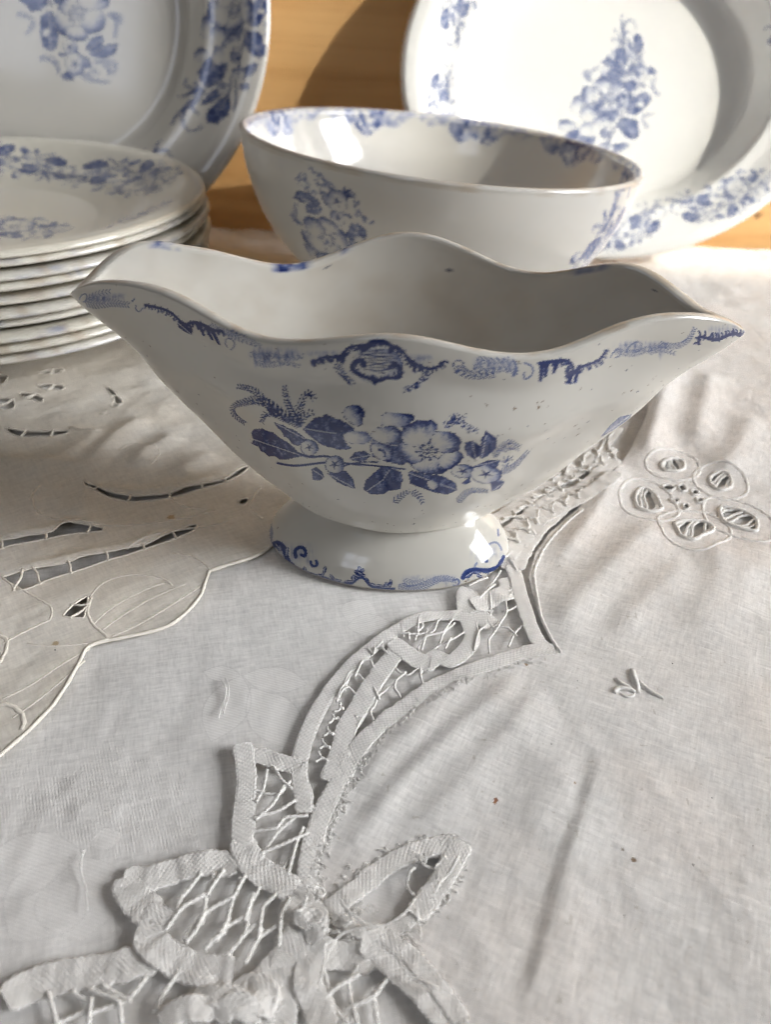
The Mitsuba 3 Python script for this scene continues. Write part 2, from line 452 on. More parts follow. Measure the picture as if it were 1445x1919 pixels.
    for (x, y, a, b) in ((420, 505, 38, 37), (530, 582, 40, 37), (1090, 610, 50, 28), (1190, 622, 66, 38)):
        pr.petal([(x + a * math.cos(t), y + b * math.sin(t)) for t in np.linspace(0, 2 * math.pi, 12, endpoint=False)], .8, 18)
        for k in range(5):
            t = k * 1.2566 + .4
            pr.stroke([(x, y), (x + .5 * a * math.cos(t), y + .5 * b * math.sin(t))], 5, 2, .85)


INK_DARK, INK_LIGHT = np.array([.008, .021, .105]), np.array([.135, .21, .46])


def glaze_color(base, ink, fade=1.0):
    """Glaze colour under the print: pale where the ink is thin, cobalt where it is full."""
    k = np.clip(ink * fade, 0, 1)[:, None]
    light = base * (1 - k) + INK_LIGHT * k
    return light * (1 - k ** 1.5) + INK_DARK * k ** 1.5


def glaze_base(V, tint=(.70, .685, .63), seed=0, amount=.05):
    n = meshkit.fbm(V * 40, 4, seed)[:, None] - .5
    return np.asarray(tint) * (1 + amount * n) + np.array([.0, -.006, -.02]) * n


def specks(V, base, n, rad, seed, keep=None):
    """Kiln specks and small rust-coloured scratches in the glaze."""
    r = np.random.default_rng(seed)
    pool = np.arange(len(V)) if keep is None else np.nonzero(keep)[0]
    from scipy.spatial import cKDTree
    tree = cKDTree(V)
    for c in r.choice(pool, n):
        s = rad * r.uniform(.5, 1.6)
        d = r.normal(size=3) * s * r.uniform(0, 2.5)
        col = np.array([.16, .11, .07]) if r.random() < .6 else np.array([.07, .08, .12])
        for t in np.linspace(0, 1, 4):
            j = tree.query_ball_point(V[c] + d * t, s)
            base[j] = base[j] * .45 + col * .55
    return base


def grid_faces(nu, nv, wrap=False):
    """Quads of an nu x nv vertex grid (index i * nv + j); wrap closes the first direction."""
    i, j = np.meshgrid(np.arange(nu if wrap else nu - 1), np.arange(nv - 1), indexing='ij')
    i2 = (i + 1) % nu
    return np.stack([i * nv + j, i2 * nv + j, i2 * nv + j + 1, i * nv + j + 1], -1).reshape(-1, 4)


# ------------------------------------------------------------------ the sauce boat
BOAT_AT, BOAT_YAW, BOAT_L = np.array([.0018, .2235, .0]), -.0283, .2015
_k = np.array([0, .2, .4, .6, .78, .92, 1.0])
_kk = np.r_[-_k[:0:-1], _k]
_ev = lambda v: np.r_[v[:0:-1], v]
RIM_Z = [.0976, .0942, .0925, .0976, .0981, .0935, .0875]
RIM_ZF = [.0971, .0948, .0927, .0971, .0981, .0929, .0875]
RIM_W = [.0459, .0439, .0378, .0287, .0212, .0128, 0]
_zn, _zf, _w = CubicSpline(_kk, _ev(RIM_Z)), CubicSpline(_kk, _ev(RIM_ZF)), CubicSpline(np.arcsin(_kk), _ev(RIM_W))
_odd = PchipInterpolator([-1, -.9, -.7, -.45, 0, .45, .7, .9, 1], [0, .0021, -.0034, -.0061, 0, -.0044, -.0018, -.0049, 0])


def boat_rim(phi, far):
    """Outer rim, boat coordinates: phi from -pi/2 to pi/2 along the boat; far: the side away from the camera."""
    a = np.sin(phi)
    x = a * BOAT_L / 2
    y = np.where(far, 1, -1) * _w(phi) * (1 + .0264 * a)
    z = np.where(far, _zf(a) + _odd(a), _zn(a)) + .0149 * x - .006 * y
    return np.stack([x, y, z], -1)


WAIST_A, WAIST_B, WAIST_Z = .0315, .0150, .0160


def boat_body():
    nf, nb = 640, 150
    phi = np.r_[np.linspace(-np.pi / 2, np.pi / 2, nf, endpoint=False), np.linspace(np.pi / 2, -np.pi / 2, nb, endpoint=False)]
    far = np.r_[np.zeros(nf, bool), np.ones(nb, bool)]
    rim = boat_rim(phi, far)
    waist = np.stack([WAIST_A * np.sin(phi), np.where(far, 1, -1) * WAIST_B * np.cos(phi), np.full(len(phi), WAIST_Z)], -1)
    s = np.abs(np.sin(phi))[:, None]
    p = 1.2 + .75 * (np.sqrt(s ** 2 + .03) - .10)
    t = np.linspace(0, 1, 300)[None]
    h, v = np.sin(t * np.pi / 2) ** p, 1 - np.cos(t * np.pi / 2) ** p
    bump = .062 * np.exp(-((v - .69) / .085) ** 2) - .034 * np.exp(-((v - .87) / .06) ** 2)
    h = h + bump * np.clip(1 - s ** 3, 0, 1) + s ** 3 * (.035 * np.exp(-((v - .22) / .16) ** 2) - .055 * np.exp(-((v - .78) / .14) ** 2)) * (1 - v ** 8)
    out = np.empty((len(phi), 300, 3))
    out[..., :2] = waist[:, None, :2] + (rim - waist)[:, None, :2] * h[..., None]
    out[..., 2] = WAIST_Z + (rim[:, 2] - WAIST_Z)[:, None] * v
    # inner wall, 3 mm inside
    inner_rim = rim * np.array([1 - .0042 / (BOAT_L / 2), 1, 1])
    inner_rim[:, 1] -= np.sign(rim[:, 1]) * np.minimum(.0026, np.abs(rim[:, 1]) * .6)
    floor = np.stack([.034 * np.sin(phi), np.where(far, 1, -1) * .0125 * np.cos(phi), np.full(len(phi), .024)], -1)
    t2 = np.linspace(1, 0, 80)[None]
    h2, v2 = np.sin(t2 * np.pi / 2) ** p, 1 - np.cos(t2 * np.pi / 2) ** p
    inn = np.empty((len(phi), 80, 3))
    inn[..., :2] = floor[:, None, :2] + (inner_rim - floor)[:, None, :2] * h2[..., None]
    inn[..., 2] = .024 + (rim[:, 2] - .0004 - .024)[:, None] * v2
    lip = np.empty((len(phi), 7, 3))
    for k, a in enumerate(np.linspace(0, np.pi, 9)[1:-1]):
        m = (rim + inner_rim) / 2
        lip[:, k] = m + (rim - inner_rim) / 2 * np.cos(a)
        lip[:, k, 2] += .0011 * np.sin(a)
    mid = np.zeros((len(phi), 1, 3)); mid[..., 2] = .0235
    V = np.concatenate([out, lip, inn, mid], 1)
    return V, len(phi), V.shape[1]


def boat_foot():
    nth, nf, nb = 0, 420, 80
    phi = np.r_[np.linspace(-np.pi / 2, np.pi / 2, nf, endpoint=False), np.linspace(np.pi / 2, 3 * np.pi / 2, nb, endpoint=False)]
    t = np.linspace(0, 1, 110)
    flare = 1 - (1 - t) ** 2.1           # hollow flare from the waist down to the foot ring
    z = WAIST_Z + .0015 - (WAIST_Z + .0015 - .0012) * t
    a = WAIST_A - .0012 + (.0436 - WAIST_A + .0012) * (1 - (1 - t) ** 1.75)
    b = WAIST_B - .0008 + (.0282 - WAIST_B + .0008) * (1 - (1 - t) ** 1.75)
    ring = [(.0436, .0282, .0008), (.0433, .0279, .0005), (.0425, .0272, .0003), (.038, .022, .0003), (.034, .018, .004)]
    A = np.r_[a, [r[0] for r in ring]]; B = np.r_[b, [r[1] for r in ring]]; Z = np.r_[z, [r[2] for r in ring]]
    V = np.stack([A[None] * np.sin(phi)[:, None], -B[None] * np.cos(phi)[:, None], np.broadcast_to(Z, (len(phi), len(Z)))], -1)
    return V, len(phi), len(Z)


def place(V, at, yaw):
    c, s = math.cos(yaw), math.sin(yaw)
    return V @ np.array([[c, s, 0], [-s, c, 0], [0, 0, 1.0]]) + at


# print coordinates of the boat's near side (from x, z) and of its foot (from the angle and the height)
SIDE_PRINT = np.array([[731.81, 8.26, 3.11, 1.4, 1.23, -1.07, 656.29, 102.17, -6.76, -2.25, -0.63, 37.74, -7.44, 4.38, -3.77, -179.13, 31.57, 14.23, -18.79, 3.75, 44.98], [882.79, -169.33, -42.19, -12.12, -12.28, 9.39, 51.98, 7.96, -0.74, -0.81, -0.52, -274.19, 122.47, -44.39, 37.21, -27.1, 7.04, -0.52, 87.53, -18.27, 6.9]])
FOOT_PRINT = np.array([[728.76, -12.56, 2.15, 1.52, -0.96, 0.53, 269.4, 215.65, -95.78, 8.47, -11.7, 7.07, 11.68, -1.94, -1.62, -138.46, -105.11, 47.54, -2.06, -2.9, 31.15], [984.36, 151.78, -20.72, -16.24, 9.97, -5.62, 20.82, 17.36, -7.35, 0.62, -0.96, -60.67, -104.48, 18.4, 14.13, -11.14, -8.89, 3.93, 14.8, 20.2, 2.77]])


def poly2(c, a, b):
    return np.stack([sum(k * a ** i * b ** j for k, (i, j) in zip(row, ((i, j) for i in range(6) for j in range(6 - i)))) for row in c], -1)


def scrolls(pr, f, pts, w0, w1=None, dark=.95, drips=()):
    w0, w1 = w0 * 1.75, (w0 if w1 is None else w1) * 1.75
    pr.stroke([f(p) for p in pts], w0, w1, dark)
    for a, b in drips:
        pr.stroke([f(a), f(b)], w0 * .85, w0 * .55, dark * .95)


def acanthus(pr, pts, w, side=1, seed=0, every=1.15, dark=.95):
    """A leafy scroll: a firm spine with curling lobes hung along one side of it."""
    g = np.random.default_rng(seed)
    c = spline(pts, 60)
    L = np.linalg.norm(np.diff(c, axis=0), axis=1).sum()
    n = max(int(L / (w * every)), 4)
    c = spline(pts, n)
    t = np.gradient(c, axis=0); t /= np.linalg.norm(t, axis=1, keepdims=True) + 1e-9
    pr.stroke(pts, w * .55, w * .5, dark, n=40)
    for k in range(n):
        nn = np.array([-t[k, 1], t[k, 0]]) * side
        l = w * g.uniform(1.0, 2.1) * (.6 + .4 * math.sin(math.pi * (k + .5) / n))
        a = c[k] + nn * w * .2
        b = a + nn * l + t[k] * l * g.uniform(-.1, .5)
        m = (a + b) / 2 + t[k] * w * .25
        pr.stroke([a, m, b], w * .52, w * .36, dark * g.uniform(.72, 1.0))
        if k % 2:
            e = c[k] - nn * w * g.uniform(.5, .9)
            pr.stroke([c[k], e], w * .4, w * .25, dark * .8)
    for k in range(0, n, 2):       # light eyes in the lobes
        nn = np.array([-t[k, 1], t[k, 0]]) * side
        p = c[k] + nn * w * .9
        i = pr.near(np.array([p, p]), w * .4)
        if len(i):
            d = np.hypot(*(pr.P[i] - p).T)
            pr.ink[i] *= 1 - .6 * np.clip((w * .28 - d) / (w * .12), 0, 1)


def boat_rim_print(pr):
    I = lambda p: np.asarray(p, float)
    C = lambda p: np.asarray(p, float) * .8066 + np.array([-652.7, -442.9])
    B = lambda p: np.asarray(p, float) * .968 + np.array([979., -140.])
    # cartouche in the middle of the side
    pr.petal([(600, 180), (610, 140), (640, 92), (700, 78), (760, 80), (805, 105), (822, 160), (815, 210), (760, 222), (705, 238), (640, 212)], .5, 30, line=.2)
    pr.dots([(640, 92), (700, 85), (760, 88), (805, 105), (800, 150), (780, 185), (735, 200), (665, 185), (630, 145), (640, 110)], 9, .42, .85)
    pr.stroke([(650, 95), (640, 120), (630, 135)], 3, 3, .5)
    for q, w in (([(440, 150), (455, 130), (500, 112), (545, 112), (570, 95), (590, 72), (640, 60), (690, 50), (720, 44)], 8), ([(720, 44), (770, 56), (820, 78), (840, 105), (858, 130), (890, 148), (930, 168), (975, 160), (1005, 132)], 9)):
        acanthus(pr, q, w * 1.5, 1, 3, 1.2)
    pr.stroke([(690, 48), (720, 40), (755, 48)], 13, 13, 1.0)
    for a, b in (((500, 115), (515, 135)), ((540, 112), (555, 128)), ((575, 95), (565, 140)), ((650, 65), (650, 90)), ((690, 55), (660, 85)), ((790, 68), (770, 92)), ((860, 135), (880, 165)), ((875, 145), (880, 185)), ((905, 160), (900, 178)), ((440, 135), (442, 155)), ((470, 125), (480, 140))):
        pr.stroke([a, b], 14, 9, .95)
    for q in ([(655, 160), (660, 138), (640, 126), (615, 140), (605, 175), (625, 195), (655, 212), (688, 224), (705, 240)], [(775, 165), (785, 148), (812, 158), (822, 190), (812, 214), (775, 215), (740, 222), (705, 235)]):
        acanthus(pr, q, 11, 1 if q[0][0] > 700 else -1, 5, 1.4)
        pr.stroke(q, 9, 8, .95)
        pr.stroke([np.asarray(p) * .86 + np.array([100, 26.]) for p in q], 5, 5, .7)
    pr.stroke([(695, 215), (706, 238)], 14, 8, 1)
    pr.stroke([(705, 82), (745, 82)], 3, 3, .9)
    pr.fern([(538, 148), (560, 190), (606, 240)], 17, .7, 10, 2.4)
    pr.fern([(935, 182), (905, 235), (838, 266)], 17, .7, 10, 2.4)
    pr.smear((400, 78, 560, 135), .7, 8, 3)
    pr.smear((850, 95, 960, 160), .7, 8, 4)
    # left of it, out to the lip
    pr.smear((150, 62, 398, 185), .85, 9, 1)
    pr.fern([(62, 10), (100, 20), (150, 38), (205, 62)], 20, .5, 11, 2.2)
    pr.stroke([C(p) for p in ((905, 655), (925, 630), (915, 595), (888, 588), (875, 615), (885, 640))], 3, 3, .55)
    acanthus(pr, [C(p) for p in [(438, 410), (475, 418), (520, 430), (565, 448), (600, 475), (630, 508)]], 11, 1, 6)
    pr.leaf(np.array([C(p) for p in ((603, 508), (640, 503), (668, 520), (692, 552), (684, 584), (650, 568), (615, 545))]), None, .95)
    acanthus(pr, [C(p) for p in [(662, 522), (690, 508), (730, 510), (770, 524), (815, 545), (862, 548)]], 16, 1, 7)
    for a, b in (((735, 520), (752, 578)), ((775, 535), (800, 600)), ((805, 550), (838, 626))):
        pr.stroke([C(a), C(b)], 11, 7, .95)
    pr.stroke([C(p) for p in ((390, 410), (392, 435), (408, 442), (424, 425))], 3, 3, .55)
    pr.stroke([C(p) for p in ((370, 388), (384, 372))], 4, 2, .6)
    pr.smear((-560, -170, -370, -110), .8, 6, 6)
    pr.fern([C(p) for p in ((120, 385), (180, 395), (250, 392), (345, 405))], 22, .5, 11, 2.3)
    pr.fern([C(p) for p in ((140, 372), (190, 345), (245, 335))], 14, .45, 12, 2.3)
    pr.stroke([C(p) for p in ((85, 380), (105, 352), (122, 350), (125, 375), (108, 390))], 3, 3, .5)
    # right of it
    pr.stroke([B(p) for p in ((75, 318), (70, 292), (90, 275), (115, 288), (118, 310))], 3, 3, .65)
    pr.fern([B(p) for p in ((82, 305), (120, 335), (180, 348), (245, 345))], 24, .6, 11, 2.4)
    pr.smear((1125, 105, 1330, 225), .85, 9, 8)
    pr.stroke([B(p) for p in ((390, 285), (420, 300), (420, 345), (392, 362), (388, 330))], 5, 5, .5)
    pr.stroke([B(p) for p in ((340, 275), (352, 310), (338, 345))], 6, 8, .5)
    acanthus(pr, [B(p) for p in [(455, 287), (500, 280), (545, 275), (585, 278), (606, 300), (610, 340), (598, 385)]], 15, 1, 8)
    for a, b in (((468, 290), (463, 372)), ((490, 285), (484, 350)), ((535, 280), (522, 332)), ((585, 330), (600, 388)), ((640, 312), (622, 384))):
        pr.stroke([B(a), B(b)], 13, 8, .9)
    acanthus(pr, [B(p) for p in [(612, 345), (640, 318), (690, 300), (735, 278), (760, 236)]], 13, 1, 9)
    pr.smear((1740, 40, 1995, 140), .75, 9, 10)
    pr.stroke([B(p) for p in ((785, 275), (800, 245), (825, 235), (830, 262), (808, 275))], 3, 3, .5)
    pr.stroke([B(p) for p in ((855, 250), (875, 215), (915, 200), (925, 230), (900, 248))], 4, 4, .5)
    pr.fern([B(p) for p in ((1000, 206), (1070, 210), (1125, 185), (1158, 135))], 14, .55, 10, 2.3)
    pr.fern([B(p) for p in ((955, 245), (990, 232), (1065, 240))], 14, .5, 12, 2.3)
    acanthus(pr, [B(p) for p in [(1178, 195), (1180, 168), (1215, 172), (1260, 178), (1320, 160), (1378, 168)]], 13, -1, 10)
    pr.stroke([B((1330, 150)), B((1380, 185))], 8, 6, .9)
    for q in ([(165, 95), (215, 112), (270, 105), (330, 120), (392, 108)], [(190, 140), (250, 150), (310, 140), (370, 155)], [(1135, 150), (1190, 175), (1250, 165), (1320, 178)], [(1150, 120), (1210, 128), (1280, 120)], [(1755, 90), (1830, 105), (1900, 85), (1980, 60)], [(-20, -20), (40, 0), (110, 20)]):
        pr.fern(q, 17, .5, 11, 2.3)
    pr.smear((2150, -30, 2300, 40), .5, 7, 12)
    pr.leaf(np.array([B(p) for p in ((730, 605), (768, 560), (820, 512), (868, 500), (858, 520), (800, 562))]), None, .6)
    pr.leaf(np.array([B(p) for p in ((728, 648), (780, 602), (860, 545), (880, 535), (780, 620))]), None, .55)
    pr.stroke([(845 * 1.0, 450), (1262, 335)], .1, .1, 0)


def boat_foot_print(pr):
    """Scroll border round the foot ring."""
    I = lambda p: np.asarray(p, float)
    g = np.random.default_rng(17)
    pr.smear((60, 240, 340, 450), .55, 14, 2)
    pr.smear((760, 420, 1110, 505), .6, 10, 3)
    pr.smear((1150, 250, 1345, 430), .45, 14, 9)
    pr.stroke([(82, 275), (105, 255), (140, 268), (158, 305), (180, 362), (230, 398), (300, 425), (365, 442)], 19, 11, .92)
    for (x, y, a, b, t) in ((120, 275, 26, 13, .9), (165, 300, 13, 26, .2), (195, 372, 22, 12, .9), (240, 405, 20, 10, .5), (262, 398, 11, 18, .1), (300, 425, 24, 10, .4), (345, 430, 18, 11, .3), (372, 400, 9, 24, .25), (360, 425, 9, 18, .6), (440, 455, 26, 8, .15), (412, 438, 20, 9, .9), (500, 462, 26, 9, 0), (528, 440, 12, 18, .3),
                            (545, 408, 15, 12, .2), (575, 402, 15, 12, -.4), (560, 390, 11, 14, 0), (548, 430, 14, 12, .5), (578, 428, 15, 12, .2), (562, 415, 16, 16, 0), (600, 455, 12, 18, -.6), (630, 478, 24, 9, .3), (668, 484, 22, 9, .1), (705, 478, 12, 16, .5), (728, 470, 9, 22, .15), (700, 492, 26, 6, 0),
                            (1150, 425, 26, 17, -.6), (1195, 408, 30, 14, -.1), (1245, 405, 28, 13, 0), (1290, 392, 24, 13, -.3), (1322, 365, 13, 22, .4), (1210, 432, 16, 10, .3), (1265, 425, 14, 9, .1)):
        c, s = math.cos(t), math.sin(t)
        pr.leaf(np.array([(x + a * math.cos(k) * c - b * math.sin(k) * s, y + a * math.cos(k) * s + b * math.sin(k) * c) for k in np.linspace(0, 2 * math.pi, 12, endpoint=False)]), None, .98)
    pr.stroke([(215, 328), (213, 294), (238, 277), (266, 295), (262, 324), (245, 318)], 13, 10, .9)
    pr.stroke([(296, 355), (308, 378), (330, 372), (326, 350)], 9, 9, .85)
    pr.stroke([(378, 442), (420, 462), (480, 474), (530, 466), (560, 440), (590, 448), (610, 478), (650, 496), (700, 502), (748, 500)], 8, 7, .85)
    pr.stroke([(1120, 440), (1138, 412), (1180, 398), (1250, 400), (1310, 380), (1342, 325)], 15, 10, .92)
    pr.fern([(775, 478), (800, 496), (860, 500), (930, 474), (1000, 446), (1075, 455)], 26, .62, 13, 3.2)
    pr.fern([(800, 455), (850, 470), (900, 455)], 18, .5, 13, 3)
    pr.stroke([(1065, 455), (1097, 455), (1092, 482), (1070, 484)], 6, 6, .65)
    pr.stroke([(1240, 345), (1248, 350)], 13, 12, .9)
    pr.stroke([(1250, 300), (1262, 262), (1300, 250), (1330, 290)], 7, 6, .5)
    pr.stroke([(1195, 362), (1185, 385), (1200, 395)], 7, 6, .55)
    pr.stroke([(1310, 180), (1312, 212)], 6, 6, .6)
    pr.stroke([(76, 150), (82, 200), (76, 240)], 10, 12, .5)


def build_boat():
    V, nu, nv = boat_body()
    P = V.reshape(-1, 3)
    base = glaze_base(P, (.515, .500, .458), 3, .13)
    ink = np.zeros(len(P)).reshape(nu, nv)
    side = np.zeros((nu, nv), bool); side[:640, :303] = True
    j = np.nonzero(side.ravel())[0]
    px = poly2(SIDE_PRINT, P[j, 0] / .1, (P[j, 2] - .055) / .04)
    pr = Print((px - [400, 620]) * 2.331)
    bouquet(pr)
    boat_rim_print(pr)
    flat = ink.ravel()
    flat[j] = pr.ink
    # dabs of print that ran over the far rim, seen from inside
    wall = np.zeros((nu, nv), bool); wall[640:, 303:330] = True
    k = np.nonzero(wall.ravel())[0]
    Q = P[k]
    dab = np.zeros(len(k))
    for (x0, x1, d, a) in ((-.046, -.033, .0015, .9), (-.082, -.072, .0006, .5), (-.025, -.019, .0010, .6), (.052, .064, .0006, .4)):
        rz = boat_rim(np.arcsin(np.clip(Q[:, 0] / (BOAT_L / 2), -1, 1)), np.ones(len(Q), bool))[:, 2]
        m = np.clip((Q[:, 0] - x0) / .002, 0, 1) * np.clip((x1 - Q[:, 0]) / .002, 0, 1) * np.clip((d - (rz - Q[:, 2])) / .001, 0, 1)
        dab = np.maximum(dab, a * m * np.clip(1.8 * vnoise(np.c_[Q[:, 0], Q[:, 2]], 700, 3) - .35, 0, 1))
    flat[k] = dab
    base = specks(P, base, 200, .00020, 11, side.ravel())
    base = specks(P, base, 70, .00026, 14, (side.ravel() & (P[:, 0] > .02) & (P[:, 2] > .055) & (P[:, 2] < .08)))
    inner = np.zeros((nu, nv), bool); inner[:, 310:] = True
    st = np.clip(2.2 * meshkit.fbm(P * 75, 4, 91) - .95, 0, 1) * inner.ravel()
    base = base * (1 - .16 * st[:, None] * np.array([.8, 1, 1.25]))
    base = specks(P, base, 60, .0005, 12, inner.ravel())
    # worn brown line on the lip
    lip = np.zeros((nu, nv)); lip[:, 301:306] = 1
    w = lip.ravel() * np.clip(2.4 * vnoise(P[:, :2], 260, 8) - 1.0, 0, 1) * .5
    base = base * (1 - w[:, None]) + np.array([.33, .23, .13]) * w[:, None]
    col = glaze_color(base, flat, 1.36)
    W = place(P, BOAT_AT, BOAT_YAW)
    scene['sauce_boat__bowl'] = mikit.ply((W, grid_faces(nu, nv, True)), 'glaze', smooth=True, color=col)
    V, nu, nv = boat_foot()
    P = V.reshape(-1, 3)
    base = glaze_base(P, (.515, .50, .455), 5, .13)
    ink = np.zeros((nu, nv))
    phi, t = np.meshgrid(np.linspace(-np.pi / 2, np.pi / 2, 420, endpoint=False), np.linspace(0, 1, 110), indexing='ij')
    px = poly2(FOOT_PRINT, phi.ravel() / 1.6, t.ravel())
    pr = Print((px - [480, 930]) * 2.89)
    boat_foot_print(pr)
    ink[:420, :110] = pr.ink.reshape(420, 110)
    base = specks(P, base, 14, .00024, 13)
    ring = np.zeros((nu, nv)); ring[:, 109:113] = 1
    w = ring.ravel() * np.clip(1.6 * vnoise(P[:, :2], 200, 4) - .4, 0, 1) * .6
    base = base * (1 - w[:, None]) + np.array([.36, .27, .16]) * w[:, None]
    scene['sauce_boat__foot'] = mikit.ply((place(P, BOAT_AT, BOAT_YAW), grid_faces(nu, nv, True)), 'glaze', smooth=True, color=glaze_color(base, ink.ravel()))
    labels['sauce_boat'] = {'label': 'double-lipped sauce boat with blue flower print, standing in front on the cloths', 'category': 'sauce boat'}


# ------------------------------------------------------------------ plates, dishes and bowl
def spray(XY, center, angle, width, mirror=False, tall=1.0):
    """Ink of one flower spray printed at center (metres) with its length along angle."""
    d = XY - np.asarray(center, float)
    c, s = math.cos(angle), math.sin(angle)
    u, v = d[:, 0] * c + d[:, 1] * s, -d[:, 0] * s + d[:, 1] * c
    if mirror:
        u = -u
    k = 1260 / width
    j = np.nonzero((np.abs(u) < width * .62) & (np.abs(v) < width * .32 * tall))[0]
    ink = np.zeros(len(XY))
    if len(j):
        pr = Print(np.c_[u[j] * k + 745, -v[j] * k / tall + 510])
        bouquet(pr)
        ink[j] = pr.ink
    return ink


def dish_mesh(a, b, nth, well, wall, depth, rise, nr, thick=.0026):
    """An oval or round dish lying face up: flat well out to the fraction `well`, wall to `wall`, flange rising to the edge. Vertices (nth, n, 3) and the count of face-side rings."""
    th = np.arange(nth) * 2 * np.pi / nth
    r = np.linspace(0, 1, nr)
    prof = PchipInterpolator([0, well - .05, well, (well + wall) / 2, wall, wall + .05, .97, 1.0], [0, 0, .0012, depth * .5, depth, depth + .0012, depth + rise, depth + rise])
    z = prof(r)
    top = np.stack([r, z], 1)
    e = [(1.0 + .0016 / b, depth + rise - .0008), (1.0 + .0024 / b, depth + rise - .0020), (1.0 + .0016 / b, depth + rise - .0029), (1.0 - .002 / b, depth + rise - thick)]
    rb = np.linspace(.985, 0, 40)
    foot = .0028 * np.exp(-((rb - (well - .02)) / .018) ** 2)
    under = np.stack([rb, prof(rb) - thick - foot], 1)
    prf = np.vstack([top, e, under])
    V = np.stack([np.outer(np.cos(th), prf[:, 0]) * a, np.outer(np.sin(th), prf[:, 0]) * b, np.broadcast_to(prf[:, 1], (nth, len(prf)))], -1)
    return V, nr


def frame_leaning(at, yaw, lean, b):
    """Rotation and origin that stand a dish on its edge at `at`, face to the viewer, top leaning back."""
    e1 = np.array([math.cos(yaw), math.sin(yaw), 0]); back = np.array([-math.sin(yaw), math.cos(yaw), 0])
    e2 = math.cos(lean) * np.array([0, 0, 1.0]) + math.sin(lean) * back
    n = np.cross(e1, e2)
    return np.stack([e1, e2, n]), np.asarray(at, float) + e2 * b


def build_dish(key, a, b, sprays, R, o, tint, seed, nth=720, nr=230, well=.60, wall=.70, depth=.012, rise=.010, fade=1.0):
    V, top = dish_mesh(a, b, nth, well, wall, depth, rise, nr)
    n = V.shape[1]
    P = V.reshape(-1, 3)
    ink = np.zeros((nth, n))
    XY = V[:, :top, :2].reshape(-1, 2)
    acc = np.zeros(len(XY))
    for s in sprays:
        acc = np.maximum(acc, spray(XY, *s))
    ink[:, :top] = acc.reshape(nth, top)
    base = glaze_base(P, tint, seed)
    W = P @ R + o
    scene[key] = mikit.ply((W, grid_faces(nth, n, True)), 'glaze', smooth=True, color=glaze_color(base, ink.ravel(), fade))


def polar(r, deg, a, b):
    t = math.radians(deg)
    return (r * a * math.cos(t), r * b * math.sin(t))


def build_dishes():
    # round dish leaning behind the plates
    r = .1385
    R, o = frame_leaning((-.2245, .515, .0035), .075, .235, r)
    sp = [((.018, .012), math.radians(-66), .112, False, 1.7), ((-.012, .040), math.radians(-40), .085, True, 1.5)]
    for d, w, m in ((-8, .092, False), (50, .08, True), (110, .08, False), (170, .08, True), (230, .08, False), (292, .07, True)):
        sp.append((polar(.84, d, r, r), math.radians(d + 90), w * 1.1, m, 1.4))
    build_dish('round_serving_dish', r, r, sp, R, o, (.585, .565, .515), 21, well=.64, wall=.735, depth=.013, rise=.010)
    labels['round_serving_dish'] = {'label': 'big round dish with blue flowers standing upright behind the stack of plates', 'category': 'serving dish'}
    # oval platter in the sun
    a, b = .1405, .1085
    R, o = frame_leaning((.1360, .572, .0035), .045, .24, b)
    sp = [((-.004, -.022), math.radians(78), .092, False, 2.0), ((.004, .004), math.radians(60), .058, True, 1.6)]
    for d, w, m in ((4, .080, True), (-47, .058, False), (-84, .056, True), (-125, .05, True), (196, .045, False), (150, .056, True), (88, .06, False), (46, .06, True)):
        x, y = polar(.85, d, a, b)
        sp.append(((x, y), math.atan2(y / b ** 2, x / a ** 2) + math.pi / 2, w * 1.1, m, 1.35))
    build_dish('oval_platter', a, b, sp, R, o, (.68, .68, .66), 22, fade=.85, well=.66, wall=.76, depth=.021, rise=.008)
    labels['oval_platter'] = {'label': 'oval platter with blue flowers leaning on the wooden wall in the sun', 'category': 'platter'}


RIM_Z_STACK = [.0683, .0647, .0593, .0551, .0487, .0437, .0386, .0335, .0285, .0232]
STACK_AT = (-.2217, .4096)


